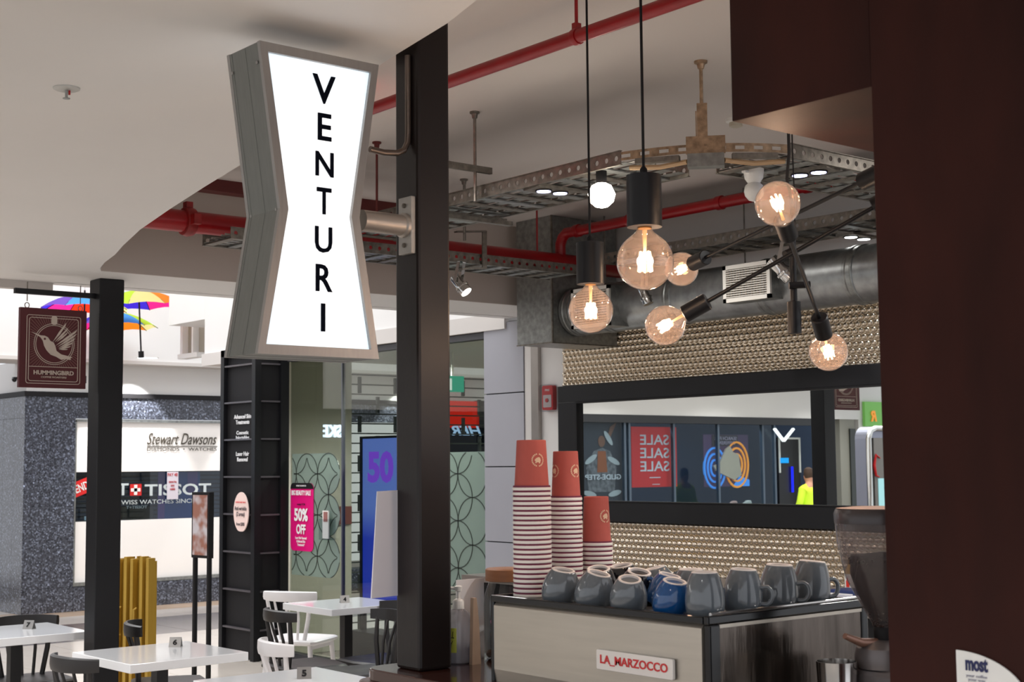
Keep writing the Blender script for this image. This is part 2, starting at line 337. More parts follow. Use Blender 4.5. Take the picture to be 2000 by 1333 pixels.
pc = thing('display_board', 'dark blue and violet poster board hanging in the jeweller window', 'poster', ay(345, 1015, SY+0.16))
obj('board', B().box(ay(308, 1018, SY+0.14), ay(390, 922, SY+0.15)), mat('poster_blue', (16, 62, 128), 0.4), pc)
obj('violet_band', B().box(ay(308, 1018, SY+0.136), ay(322, 922, SY+0.14)).box(ay(366, 968, SY+0.136), ay(386, 922, SY+0.14)), mat('poster_violet', (88, 60, 128), 0.4), pc)
pl = thing('price_notice', 'narrow white notice with red heading in the jeweller window', 'notice', ay(337, 976, SY+0.045))
obj('sheet', B().box(ay(326, 976, SY+0.03), ay(348, 922, SY+0.036)), mat('notice_paper', (214, 206, 214), 0.6), pl)
text('lettering', 'PAY 48', mat('notice_red', (190, 50, 60), 0.5), pl, ay(337, 931, SY+0.028), X_, Z_, 0.13, 0.04, 0.002, 0.01)
text('lettering', 'interest free\nterms\navailable', mat('notice_red', (190, 50, 60), 0.5), pl, ay(337, 958, SY+0.028), X_, Z_, 0.1, 0.12, 0.002, 0)
db = thing('watch_display', 'black display block marked TISSOT on the jeweller window ledge', 'display', ay(267, 1017, SY+0.13))
obj('block', B().box(ay(239, 1018, SY+0.12), ay(295, 989, SY+0.18)), black_gloss, db)
text('lettering', 'T+TISSOT', pale_ink, db, ay(267, 994, SY+0.117), X_, Z_, 0.27, 0.035, 0.002, 0.02)
ds = thing('small_price_card', 'small pale blue card standing at the left end of the jeweller ledge', 'card', ay(170, 1016, SY+0.13))
obj('card', B().box(ay(165, 1017, SY+0.12), ay(175, 1009, SY+0.13)), mat('pale_blue_card', (180, 205, 215), 0.5), ds)
# side window of the same shop
wn2 = struct('window_2', B().box((6.075, SY+1.32, 0.3), (6.11, 20.8, 2.2)), mat('display_back', (26, 30, 44), 0.6))
obj('upper_panel', B().box((6.05, SY+1.33, 1.60), (6.075, 20.8, 2.17)), cream_panel, wn2)
obj('lower_panel', B().box((6.05, SY+1.33, 0.33), (6.075, 20.8, 1.02)), cream_panel, wn2)
text('lettering', 'DIAMONDS  \u2022  WATCHES', ink, wn2, Vector((6.047, 18.2, 1.88)), Vector((0, -1, 0)), Z_, 1.18, 0.05, 0.01)
text('script_lettering', 'Stewart Dawsons', ink, wn2, Vector((6.047, 18.2, 1.97)), Vector((0, -1, 0)), Z_, 1.18, 0.15, 0.01, 0.004, 0.42)
rs = tag(obj('red_poster', B().box((6.06, 17.55, 1.15), (6.072, 18.3, 1.55)), mat('sticker_red', (150, 34, 30), 0.5)), 'round edged red poster in the side window at the left picture edge', 'poster')

# ---- beauty clinic shopfront in the plane x = WX
cl = struct('window_3', B().box((WX+0.0, 8.02, 2.555), (WX+0.08, 10.8, 2.60)).box((WX, 8.02, 0), (WX+0.08, 10.8, 0.06)), mat('shopfront_frame', (60, 60, 64), 0.4))
fg = glass('clinic_glass', (216, 220, 214), 1.3)
yj = [8.03, 9.95, 10.78]
for a, c in zip(yj, yj[1:]): obj('pane', B().box((WX+0.03, a+0.004, 0.06), (WX+0.042, c-0.004, 2.555)), fg, cl)
obj('joint', B().box((WX+0.02, 9.944, 0.06), (WX+0.052, 9.956, 2.555)), mat('joint_grey', (90, 92, 98), 0.4), cl)
for k, (dx) in enumerate((0.10, 0.19)): obj('track', B().box((WX-0.12-dx, 8.1, 0.0), (WX-0.06-dx, 10.3, 0.02)), galv_dark, cl)
beige = mat('clinic_beige', (196, 194, 180), 0.7, noise=(1, 0.03))
struct('wall_clinic', B().box((WX+0.1, 10.95, 0), (7.15, 11.1, 2.72)), beige)
struct('wall_clinic_right', B().box((9.9, 7.9, 0), (10.0, 11.0, 2.72)), beige)
struct('wall_clinic_back', B().box((WX+0.26, 7.8, 0), (10, 7.9, 2.72)), beige)
struct('ceiling', B().box((WX+0.05, 7.8, 2.60), (10, 11.1, 2.72)), mat('clinic_ceiling', (190, 190, 182), 0.7))
# rolling brick-bond grille at the clinic's far doorway
gr = thing('rolling_grille', 'dark brick pattern rolling grille across the clinic rear doorway', 'grille', (8.5, 10.97, 0))
gm = mat('grille_bar', (70, 76, 72), 0.4, 0.5)
z = 2.48; k = 0; bl = []
while z > 0.1:
    obj('bar', B().box((7.15, 10.965, z-0.006), (9.9, 10.975, z+0.006)), gm, gr)
    if k % 2 == 0:
        bl.append((z, k//2))
    z -= 0.09; k += 1
for z, q in bl:
    b = B(); x = 7.15 + (0.2 if q % 2 else 0.0) + 0.1
    while x < 9.9: b.box((x-0.012, 10.955, z-0.17), (x+0.012, 10.985, z-0.02)); x += 0.4
    obj('link_row', b, gm, gr, kind='stuff')
# frosted film with lens outlines
frost = glass('frosted_film', (206, 220, 214), 0.3, haze=0.5, hazergb=(194, 208, 202))
lens_line = mat('lens_line', (70, 76, 72), 0.3, 0.3)
def film(name, ya, yb, zt, zb, scallop, lab):
    t = thing(name, lab, 'window film', (WX+0.028, (ya+yb)/2, zb)); R = 0.172
    if scallop:
        poly = []; n = int(round((zt-zb)/(2*R)))
        for k in range(n):
            c = zb + 2*R*(k+0.5)
            for i in range(11): a = -math.pi/2 + math.pi*i/10; poly.append((-(ya + R) + R*math.cos(a), c + R*math.sin(a)))
        poly += [(-yb, zb+2*R*n), (-yb, zb)]
    else: poly = [(-ya, zb), (-ya, zt), (-yb, zt), (-yb, zb)]
    obj('film', B().prism(poly, (WX+0.026, 0, 0), -Y_, Z_, 0.003), frost, t)
    j = 0
    while zb + R*j < zt+R:
        i = 0
        while ya + R*i < yb+R:
            if (i+j) % 2 == 0 and (i or scallop):
                cy_, cz_ = ya+R*i, zb+R*j
                seg = [(-cy_+R*math.cos(q), cz_+R*math.sin(q)) for q in [2*math.pi*k/28 for k in range(29)]]
                b = B(); cnt = 0
                for p, q in zip(seg, seg[1:]):
                    if all(-yb < v[0] < -ya-0.002 and zb < v[1] < zt for v in (p, q)):
                        b.bar(Vector((WX+0.021, 0, 0))-Y_*p[0]+Z_*p[1], Vector((WX+0.021, 0, 0))-Y_*q[0]+Z_*q[1], 0.007, 0.003, up=X_); cnt += 1
                if cnt: obj('lens_outline', b, lens_line, t)
            i += 1
        j += 1
    return t
film('frosted_film', 9.98, 10.74, 1.752, 0.72, True, 'frosted film with overlapping lens outlines on the glass behind the pink sale poster')
film('frosted_film', 8.035, 8.78, 1.74, 0.72, False, 'frosted film with lens outlines on the glass beside the grey wall panels')
# directory column
dc = thing('directory_column', 'black shelved directory column with white treatment lettering beside the glass shopfront', 'column', (6.2, 11.0, 0))
obj('core', B().box((6.11, 10.83, 0), (WX, 11.4, 2.64)), black_matt, dc)
obj('frame', B().box((6.07, 10.80, 0), (6.13, 10.86, 2.68)).box((6.07, 11.36, 0), (6.13, 11.42, 2.68)).box((WX-0.06, 10.79, 0), (WX+0.02, 10.86, 2.68)).box((6.07, 10.8, 2.62), (WX, 11.42, 2.68)), black_steel, dc)
fin = mat('fin_edge', (88, 84, 88), 0.35, 0.2)
for k in range(8):
    z = 0.25 + 0.325*k
    obj('shelf_fin', B().box((6.075, 10.86, z), (6.14, 11.36, z+0.014)), fin, dc)
    obj('shelf_fin', B().box((6.13, 10.805, z), (WX-0.06, 10.84, z+0.014)), fin, dc)
wl = mat('white_lettering', (240, 240, 242), 0.4)
for body, py_, hh in (('Advanced Skin\nTreatments', 829, 0.085), ('Cosmetic\nInjectables', 861, 0.085), ('Laser Hair\nRemoval', 902, 0.085)):
    q = ax(474, py_, 6.105); text('lettering', body, wl, dc, q, -Y_, Z_, 0.30 if 'Adv' in body else 0.23, hh, 0.004, 0.012)
ov = thing('oval_price_sign', 'pale pink oval sign reading Anti-wrinkle standing on the column shelf', 'sign', (6.09, 11.1, 0.95+0.25))
q = ax(472, 1001, 6.06); pinkp = mat('pale_pink_card', (238, 212, 205), 0.5)
obj('disc', B().prism([(a, max(c, -0.165)) for a, c in ell(0, 0, 0.13, 0.172, 32)], q, -Y_, Z_, 0.008), pinkp, ov)
dk = mat('dark_print', (70, 60, 66), 0.6)
text('lettering', 'Anti-wrinkle\n(2 areas)', dk, ov, q+Vector((-0.012, 0, -0.045)), -Y_, Z_, 0.21, 0.095, 0.002, 0.0)
text('lettering', 'from $385', dk, ov, q+Vector((-0.012, 0, -0.12)), -Y_, Z_, 0.14, 0.032, 0.002, 0.0)
text('lettering', 'COSMETIC INJECTABLES', mat('coral_print', (220, 90, 90), 0.6), ov, q+Vector((-0.012, 0, 0.075)), -Y_, Z_, 0.18, 0.016, 0.002, 0.0)
# pink poster on the glass
pp = thing('sale_poster', 'magenta BIG BEAUTY SALE 50% OFF poster on the clinic glass', 'poster', ax(589, 1077, WX+0.02))
xa = ax(589, 1010, WX+0.01); pk = mat('magenta_print', (226, 12, 122), 0.45)
hw, y0p, y1p = 0.185, ax(589, 1077, WX+0.01).z, ax(589, 944, WX+0.01).z
o_ = Vector((WX+0.016, xa.y, 0))
obj('card', B().prism(rrect(-hw, y0p, hw, y1p, 0.05), o_, -Y_, Z_, 0.004), pk, pp)
top = [(a, c) for a, c in rrect(-hw, y0p, hw, y1p, 0.05) if c > y1p-0.055]
obj('black_band', B().prism(top, o_-X_*0.003, -Y_, Z_, 0.004), black_matt, pp)
wp = mat('white_print', (246, 244, 246), 0.5)
for body, dz, ww, hh, bo in (('THE SALE TO BE READY FOR', .030, .16, .012, 0), ('BIG BEAUTY SALE', .105, .31, .042, .03), ('ready FOR', .195, .13, .022, 0), ('50%', .325, .22, .11, .035), ('OFF', .435, .15, .085, .035), ('Laser Hair Removal\n& Selected Skin\nTreatments*', .535, .18, .08, .015)):
    text('lettering', body, wp if body != 'ready FOR' else black_matt, pp, Vector((WX+0.005, xa.y, y1p-dz)), -Y_, Z_, ww, hh, 0.002, bo)
lr = thing('leaflet_rack', 'clear leaflet holder with white brochures on the clinic glass', 'leaflet holder', ax(638, 1056, WX+0.0))
q = ax(640, 1055, WX); obj('holder', B().box((WX-0.03, q.y-0.09, q.z), (WX+0.02, q.y+0.09, q.z+0.17)), glass('clear_plastic', (235, 238, 240), 1.0), lr)
obj('brochure', B().box((WX-0.02, q.y-0.04, q.z+0.01), (WX-0.01, q.y+0.05, q.z+0.24)), white_plastic, lr)
obj('brochure_picture', B().box((WX-0.024, q.y-0.03, q.z+0.15), (WX-0.0205, q.y+0.03, q.z+0.23)), mat('brochure_photo', (150, 100, 96), 0.5), lr)
rn = tag(obj('red_wall_notice', B().box((7.0, 10.93, 1.12), (7.14, 10.948, 1.28)), mat('faded_red', (128, 74, 66), 0.5)), 'small square red notice on the wall inside the clinic', 'notice')
# blue offer stand behind the glass
bs = thing('offer_screen', 'tall blue backlit poster stand with violet 50 behind the clinic glass', 'poster stand', (6.62, 9.4, 0))
scr = bpy.data.materials.new('blue_screen'); scr.use_nodes = True; nt = scr.node_tree; pb = nt.nodes['Principled BSDF']; tc = nt.nodes.new('ShaderNodeTexCoord'); sp = nt.nodes.new('ShaderNodeSeparateXYZ'); cr = nt.nodes.new('ShaderNodeValToRGB')
e = cr.color_ramp.elements; e[0].position = 0.42; e[0].color = (*lin((0.10, 0.22, 0.80)), 1); e[1].position = 0.6; e[1].color = (*lin((0.40, 0.52, 0.90)), 1)
nt.links.new(tc.outputs['Generated'], sp.inputs[0]); nt.links.new(sp.outputs[2], cr.inputs[0]); nt.links.new(cr.outputs[0], pb.inputs['Emission Color']); pb.inputs['Emission Strength'].default_value = 0.85; pb.inputs['Base Color'].default_value = (0.05, 0.05, 0.1, 1)
s0, s1 = ax(707, 1165, 6.6), ax(707, 858, 6.6)
obj('screen', B().box((6.60, s0.y-0.75, 0.45), (6.63, s0.y, s1.z)), scr, bs)
obj('frame', B().box((6.59, s0.y-0.01, 0.3), (6.64, s0.y+0.02, s1.z+0.02)).box((6.59, s0.y-0.77, s1.z), (6.64, s0.y+0.02, s1.z+0.02)).box((6.59, s0.y-0.77, 0.3), (6.64, s0.y-0.75, s1.z+0.02)).box((6.5, s0.y-0.8, 0), (6.75, s0.y+0.05, 0.3)), black_steel, bs)
text('lettering', '50', emit('violet_glow', (128, 76, 225), 1.1), bs, Vector((6.597, ax(741, 940, 6.6).y-0.02, ax(741, 944, 6.6).z)), -Y_, Z_, 0.37, 0.26, 0.002, 0.045)
# exit sign and red neighbour beyond the grille
ex = thing('exit_sign', 'green running man exit sign hanging inside the clinic', 'exit sign', ay(890, 765, 9.6))
obj('box', B().box(ay(866, 765, 9.6), ay(902, 736, 9.63)), emit('exit_green', (0, 170, 140), 0.9), ex)
q0 = ay(884, 770, 9.6); obj('pictogram', B().box(ay(868, 762, 9.595), ay(882, 740, 9.6)), emit('exit_white', (235, 250, 245), 1.0), ex)
obj('hanger', B().box((q0.x, 9.61, ay(884, 740, 9.6).z), (q0.x+0.02, 9.62, 2.60)), white_plastic, ex)
rf = thing('red_shop_fascia', 'bright red illuminated fascia with letters imitating a reflected sign beyond the grille', 'shop sign', ay(905, 860, 15.6))
obj('panel', B().box(ay(868, 836, 15.6), ay(931, 785, 15.65)), emit('fascia_red', (226, 48, 34), 0.8), rf)
obj('dark_panel', B().box(Vector((ay(868, 850, 15.6).x, 15.6, 0)), ay(985, 837, 15.65)).box(Vector((ay(931, 850, 15.6).x, 15.6, 1.9)), ay(985, 785, 15.65)), black_matt, rf)
text('lettering', 'HER', emit('reflection_letter_glow', (170, 205, 250), 1.1), rf, ay(912, 851, 15.58), -X_, Z_, 0.52, 0.13, 0.004, 0.02, 0.3)  # reversed glowing letters imitate a sign's reflection in the glass
# ================================================================== POSTS AND THE NEAR SIGN
p1 = thing('steel_post', 'black square steel post beside the illuminated white sign, standing on the bar ledge', 'post', (2.10, 2.89, 1.15))
obj('shaft', B().box((2.05, 2.84, 1.15), (2.15, 2.94, HC)), mat('glow_brown_worn_steel', (26, 18, 16), 0.42, spec=0.4, noise=(3, 0.3), bump=(50, 0.04)), p1, bevel=0.008)  # brown in the base colour holds the pendants' warm glow besides rust
plate_m = mat('pitted_plate', (172, 168, 162), 0.45, 0.4, noise=(14, 0.15))
zc = ax(778, 447, 2.05).z
obj('bracket_plate', B().box((2.036, 2.850, zc-0.072), (2.05, 2.905, zc+0.072)), plate_m, p1, bevel=0.002)
for s in (-1, 1): obj('bolt', B().lathe([(0.006, 0), (0.006, 0.005), (0.003, 0.007)], (2.036, 2.878, zc+s*0.05), 10, axis=(-1, 0, 0)), galv_dark, p1)
zt_ = LC-0.0
q = ax(788, 120, 2.04)
obj('conduit', B().tube([(2.043, 2.872, LC), (2.043, 2.872, 2.48), (2.041, 2.872, 2.455), (2.03, 2.872, 2.435), (2.01, 2.872, 2.425), (1.97, 2.872, 2.421), (1.93, 2.875, 2.425)], 0.008, 10), mat('conduit_zinc', (120, 108, 100), 0.35, 0.8), p1)
card = tag(obj('menu_card', B().prism([(-.078, 1.325), (-.060, 1.585), (0.0, 1.587), (0.0, 1.327)], (2.05, 2.935, 0), X_, Z_, 0.004), mat('card_white', (226, 224, 232), 0.6)), 'blank white card standing against the left side of the sign post', 'card')
# hourglass light box
SY0, SY1 = 2.80, 2.955
def fpt(px, py, y=SY0): q = ay(px, py, y); return (q.x, q.z)
TL, TR, MR, BR, BL, ML = fpt(508, 79), fpt(739, 128), fpt(709, 424), fpt(743, 700), fpt(507, 691), fpt(556, 410)
xc = (TL[0]+TR[0])/2; ht_ = (TR[0]-TL[0])/2; hb = (BR[0]-BL[0])/2; hm = (MR[0]-ML[0])/2
zt, zm, zb = (TL[1]+TR[1])/2, (ML[1]+MR[1])/2, (BL[1]+BR[1])/2; hw_ = (ht_+hb)/2
sg = thing('hourglass_sign', 'illuminated white hourglass shaped sign with black vertical VENTURI letters', 'sign', (xc, (SY0+SY1)/2, zb))
hg = lambda d: [(xc-hw_+d, zt-d), (xc-hm+d, zm), (xc-hw_+d, zb+d), (xc+hw_-d, zb+d), (xc+hm-d, zm), (xc+hw_-d, zt-d)]
# casing: side skins, front frame with mitred band, recessed face
bm = bmesh.new(); fr = 0.021
def band(y0, poly0, y1, poly1):
    a = [bm.verts.new((p, y0, q)) for p, q in poly0]; c = [bm.verts.new((p, y1, q)) for p, q in poly1]
    for i in range(6): bm.faces.new((a[i], a[(i+1) % 6], c[(i+1) % 6], c[i]))
band(SY0+0.012, hg(0.0), SY1-0.012, hg(0.0)); obj('casing', bm, alu_side, sg)
for nm, ya, yb in (('front_frame', SY0, SY0+0.012), ('back_frame', SY1, SY1-0.012)):
    bm = bmesh.new(); band(ya, hg(fr), ya, hg(-0.001)); band(ya, hg(-0.001), yb, hg(-0.001)); band(yb, hg(-0.001), yb, hg(fr)); band(yb, hg(fr), ya, hg(fr)); obj(nm, bm, alu, sg)
b = B()
for k, yy in enumerate((SY0+0.07, SY1-0.022)):
    g = hg(0.0009)
    for (x0, z0), (x1, z1) in ((g[0], g[1]), (g[1], g[2]), (g[3], g[4]), (g[4], g[5]), (g[2], g[3])): b.bar((x0, yy, z0), (x1, yy, z1), 0.003, 0.003)
obj('rib', b, alu_side, sg)
b = B()
for zz in (zt-0.045, zm, zb+0.045):
    for yy in (SY0+0.02, SY1-0.02):
        xx = xc-hw_+(hw_-hm)*(1-abs(zz-zm)/((zt-zb)/2)); b.lathe([(0.004, 0), (0.004, 0.002), (0.002, 0.003)], (xx+0.001, yy, zz), 8, axis=(-1, 0, 0))
obj('screw_heads', b, alu, sg)
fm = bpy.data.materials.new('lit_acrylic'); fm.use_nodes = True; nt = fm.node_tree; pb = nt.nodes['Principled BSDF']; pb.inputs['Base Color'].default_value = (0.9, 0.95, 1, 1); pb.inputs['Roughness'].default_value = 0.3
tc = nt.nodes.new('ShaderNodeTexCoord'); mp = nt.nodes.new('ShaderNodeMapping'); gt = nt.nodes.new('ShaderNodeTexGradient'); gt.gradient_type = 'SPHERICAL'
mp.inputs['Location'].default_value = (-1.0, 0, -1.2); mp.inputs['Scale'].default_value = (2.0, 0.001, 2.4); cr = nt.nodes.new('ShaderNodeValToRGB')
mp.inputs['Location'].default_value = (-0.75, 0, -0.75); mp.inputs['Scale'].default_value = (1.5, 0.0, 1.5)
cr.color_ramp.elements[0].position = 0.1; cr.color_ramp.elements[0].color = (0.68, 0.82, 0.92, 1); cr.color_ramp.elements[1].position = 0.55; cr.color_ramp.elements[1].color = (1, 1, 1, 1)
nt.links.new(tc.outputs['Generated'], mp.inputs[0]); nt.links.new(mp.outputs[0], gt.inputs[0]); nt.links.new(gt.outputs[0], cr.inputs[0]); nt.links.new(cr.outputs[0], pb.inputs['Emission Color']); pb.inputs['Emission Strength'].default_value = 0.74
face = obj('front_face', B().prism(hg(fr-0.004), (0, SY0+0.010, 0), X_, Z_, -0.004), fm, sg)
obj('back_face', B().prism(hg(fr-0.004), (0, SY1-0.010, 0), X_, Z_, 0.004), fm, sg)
let = mat('navy_black_letter', (8, 13, 26), 0.9, spec=0.1)
for ch, cx_, y0, y1, w_px in (('V', 633, 203, 147, 46), ('E', 634, 275, 222, 27), ('N', 634, 345, 297, 36), ('T', 633, 419, 367, 29), ('U', 632, 494, 443, 34), ('R', 633, 570, 517, 33), ('I', 631, 648, 593, 8)):
    q = ay(cx_, y1 if 0 else y0, SY0+0.003); q2 = ay(cx_, y1, SY0+0.003); wd = w_px*0.318/233
    text('letter', ch, let, face, (q.x, SY0+0.0045, q.z), X_, Z_, wd, abs(q2.z-q.z), 0.003, 0.012)
za = zc
obj('support_arm', B().lathe([(0.0265, 0), (0.0265, 0.13)], (2.036, 2.878, za), 20, axis=(-1, 0, 0)).lathe([(0.031, 0), (0.031, 0.008), (0.0265, 0.012)], (2.036, 2.878, za), 20, axis=(-1, 0, 0)), mat('arm_steel', (178, 170, 162), 0.4, 0.6), sg)
# second post and hanging coffee sign
C2 = ay(193, 700, 7.355); x2 = C2.x
p2 = thing('steel_post', 'black square steel post in the cafe seating holding the maroon hanging sign', 'post', (x2+0.07, 7.425, 0))
obj('shaft', B().box((x2, 7.355, 0), (x2+0.142, 7.495, LC)), black_steel, p2, bevel=0.006)
HY = 7.425
e0, e1 = ay(28, 567, HY), ay(196, 578, HY)
arm = obj('sign_arm', B().box((e0.x, HY-0.012, e0.z-0.016), (x2+0.005, HY+0.012, e0.z+0.012)), black_steel, p2)
hs = thing('hanging_sign', 'maroon HUMMINGBIRD coffee roasters board with silver bird hanging from the post arm', 'sign', (0, HY, 0))
a0, a1 = ay(38, 598, HY), ay(168, 605, HY); bz = ay(38, 757, HY).z; bw, bh = a1.x-a0.x, a0.z-0.006-bz
hs.location = (a0.x+bw/2, HY, bz); hs.matrix_basis = Matrix.Translation(hs.location)
maroon = mat('maroon_board', (78, 18, 24), 0.55, noise=(5, 0.05)); bd = obj('board', B().box((a0.x, HY-0.013, bz), (a1.x, HY+0.013, bz+bh)), maroon, hs, bevel=0.002)
sil = mat('silver_print', (196, 182, 170), 0.4); mut = mat('muted_print', (134, 98, 92), 0.5)
for s in (1, -1):      # front (faces the camera, -y) and back
    U_, o_ = (X_, Vector((a0.x, HY-0.0135, bz))) if s == 1 else (-X_, Vector((a1.x, HY+0.0135, bz)))
    m2 = lambda pts: [(p*bw, (1-q)*bh) for p, q in pts]           # board fractions, v down
    nz_ = U_.cross(Z_)*-1
    b = B()
    for d in (0.10, 0.135): outline(b, rrect(d*bw+(0 if d < .12 else 0), 0.055*bh+(d-.1)*bw, bw-(d-0.005)*bw, bh-0.09*bh-(d-.1)*bw, 0.012), o_, U_, Z_, 0.003)
    outline(b, m2([(0.135, 0.735), (0.865, 0.735)]), o_, U_, Z_, 0.003, closed=False)
    cx_, cy_ = 0.51*bw, (1-0.445)*bh
    for r_ in (0.30*bw, 0.275*bw): outline(b, ell(cx_, cy_, r_, r_, 40), o_, U_, Z_, 0.003)
    b.prism(rrect(0.46*bw, 0.80*bh, 0.55*bw, 0.91*bh, 0.013), o_+U_.cross(Z_)*0.0, U_, Z_, 0.001)
    obj('border_print', b, sil, bd, label='silver border lines')
    b = B()
    for i in range(72):
        a = 2*math.pi*i/72; c_, s_ = math.cos(a), math.sin(a); t0 = 0.31*bw; t1 = min((0.355*bw)/max(abs(c_), 1e-3), ((0.735-0.445)*bh if s_ < 0 else 0.345*bh)/max(abs(s_), 1e-3))
        if t1 > t0+0.004: b.bar(o_+U_*(cx_+c_*t0)+Z_*(cy_+s_*t0), o_+U_*(cx_+c_*t1)+Z_*(cy_+s_*t1), 0.0018, 0.0018)
    obj('ray_print', b, mut, bd, kind='stuff')
    b = B(); on = o_ + U_.cross(Z_)*0.001
    # bird: crop pixels of the board -> fractions
    fx = lambda pts: [((x-165)/580*bw, (1-(y-437)/715)*bh) for x, y in pts]
    b.prism(fx([(265,654),(340,682),(375,683),(405,697),(425,728),(455,742),(470,775),(480,815),(520,845),(622,868),(600,880),(608,893),(560,885),(525,895),(480,870),(430,852),(395,815),(372,775),(360,730),(340,700)]), on, U_, Z_, 0.002)
    for (x0, y0), (x1, y1), wd in (((445,738),(560,556),14), ((462,738),(578,600),12), ((480,735),(575,640),11), ((470,770),(662,612),15), ((485,780),(655,650),13), ((495,790),(645,690),12), ((500,795),(625,730),11), ((500,798),(605,765),10), ((500,800),(580,795),8)):
        L_ = math.hypot(x1-x0, y1-y0); dx, dy = (x1-x0)/L_, (y1-y0)/L_; n_ = (-dy*wd, dx*wd)
        b.prism(fx([(x0, y0), (x0+dx*L_*.45+n_[0], y0+dy*L_*.45+n_[1]), (x0+dx*L_*.85+n_[0]*.9, y0+dy*L_*.85+n_[1]*.9), (x1, y1), (x0+dx*L_*.5-n_[0]*.35, y0+dy*L_*.5-n_[1]*.35)]), on, U_, Z_, 0.002)
    obj('bird_emblem', b, sil, bd, label='silver bird in flight')
    obj('bird_eye', B().prism([(p, q) for p, q in ell((376-165)/580*bw, (1-(712-437)/715)*bh, 0.006, 0.006, 10)], on+U_.cross(Z_)*0.003, U_, Z_, 0.001), maroon, bd)
    text('lettering', 'HUMMINGBIRD', sil, bd, on+U_*(0.51*bw)+Z_*(0.165*bh), U_, Z_, 0.60*bw, 0.055*bh, 0.002, 0.03)
    text('lettering', 'COFFEE ROASTERS', sil, bd, on+U_*(0.51*bw)+Z_*(0.125*bh), U_, Z_, 0.38*bw, 0.022*bh, 0.002, 0.01)
for fx_ in (0.11, 0.91):
    xx = a0.x+bw*fx_; b = B(); b.tube([(xx, HY, e0.z+0.05), (xx, HY, bz+bh+0.035)], 0.003, 8)
    pts = [(xx+0.012*math.cos(t), HY, bz+bh+0.013+0.014*math.sin(t)) for t in [i*math.pi/8 for i in range(17)]]; b.tube(pts, 0.0025, 6)
    obj('hook', b, galv_dark, hs)
cm = tag(obj('dome_camera', B().lathe([(0.002, -0.03), (0.02, -0.022), (0.03, 0), (0.03, 0.01)], ax(28, 742, 6.0), 14).box(ax(28, 742, 6.0)-Vector((0.02, 0.02, -0.01)), ax(28, 742, 6.0)+Vector((0.065, 0.02, 0.03))), black_gloss), 'tiny dark dome camera under the maroon sign on the white fascia', 'camera')
# ================================================================== UMBRELLAS IN THE ATRIUM
ucol = {k: None for k in ()}
def umbrella(c, r, cols, label, rz=0.0, stem=0.62, tiltv=(0, 0)):
    t = thing('umbrella', label, 'umbrella', c, rz, 'umbrellas hanging in the atrium'); n = 8; h = r*0.36
    tr = Matrix.Rotation(tiltv[0], 3, 'X') @ Matrix.Rotation(tiltv[1], 3, 'Y')
    for k in range(n):
        bm = bmesh.new(); a0_, a1_ = 2*math.pi*k/n, 2*math.pi*(k+1)/n; rows = []
        for i in range(6):
            f_ = i/5; rr = r*math.sin(f_*math.pi/2)**1.0 if 0 else r*f_; z_ = h*(1-f_**1.9); row = []
            for j in range(5):
                g = j/4; a = a0_+(a1_-a0_)*g; sag = 1-0.06*f_*math.sin(math.pi*g); row.append(bm.verts.new(tr @ Vector((rr*sag*math.cos(a), rr*sag*math.sin(a), z_ + 0.04*r*f_*math.sin(math.pi*g)))))
            rows.append(row)
        for i in range(5):
            for j in range(4):
                try: bm.faces.new((rows[i][j], rows[i+1][j], rows[i+1][j+1], rows[i][j+1]))
                except ValueError: pass
        bmesh.ops.remove_doubles(bm, verts=bm.verts, dist=1e-5)
        obj('gore', bm, cols[k % len(cols)], t, local=True, smooth=True)
        obj('rib', B().tube([tr @ Vector((r*f_*math.cos(a0_), r*f_*math.sin(a0_), h*(1-f_**1.9)-0.004)) for f_ in (0.02, 0.3, 0.6, 0.85, 1.0)], 0.004, 5), black_matt, t, local=True)
    obj('stem', B().tube([tr @ Vector((0, 0, h+0.04)), tr @ Vector((0, 0, h-stem))], 0.009, 8), black_matt, t, local=True)
    obj('handle', B().tube([tr @ Vector((0, 0, h-stem+0.0)), tr @ Vector((0, 0, h-stem-0.07))], 0.03, 10), black_matt, t, local=True)
    obj('hanging_wire', B().tube([tr @ Vector((0, 0, h)), tr @ Vector((0, 0, h)) + Vector((0, 0, 3.0))], 0.002, 4), galv, t, local=True)
    return t
def cloth(n_, rgb): 
    m = mat(n_, rgb, 0.8); nt = m.node_tree; pb = nt.nodes['Principled BSDF']; tr = nt.nodes.new('ShaderNodeBsdfTranslucent'); tr.inputs[0].default_value = (*lin([x/255 for x in rgb]), 1)
    mx = nt.nodes.new('ShaderNodeMixShader'); mx.inputs[0].default_value = 0.6; out = nt.nodes['Material Output']; nt.links.new(pb.outputs[0], mx.inputs[1]); nt.links.new(tr.outputs[0], mx.inputs[2]); nt.links.new(mx.outputs[0], out.inputs[0]); return m
Cr, Co, Cy_, Cg, Cb, Cn, Cp, Ck = cloth('cloth_red', (238, 52, 22)), cloth('cloth_orange', (250, 140, 30)), cloth('cloth_cream', (240, 226, 150)), cloth('cloth_lime', (200, 240, 60)), cloth('cloth_sky', (80, 165, 245)), cloth('cloth_indigo', (66, 44, 205)), cloth('cloth_violet', (120, 80, 200)), cloth('cloth_pink', (242, 40, 140))
seq = [Cg, Cy_, Co, Cr, Ck, Cn, Cp, Cb]
q = ay(165, 606, 13.3); umbrella(q, 0.43, seq, 'umbrella with blue, red and pink panels left of the post', math.radians(-92), 0.80)
q = ay(272, 600, 14.35); umbrella(q, 0.50, seq, 'umbrella with indigo and pink panels right of the post, nearest the white block', math.radians(187), 0.66, (0, 0.06))
q = ay(225, 640, 15.2); umbrella(q, 0.47, seq, 'lower umbrella with orange, cream and sky blue panels half behind the post', math.radians(-72), 0.30)
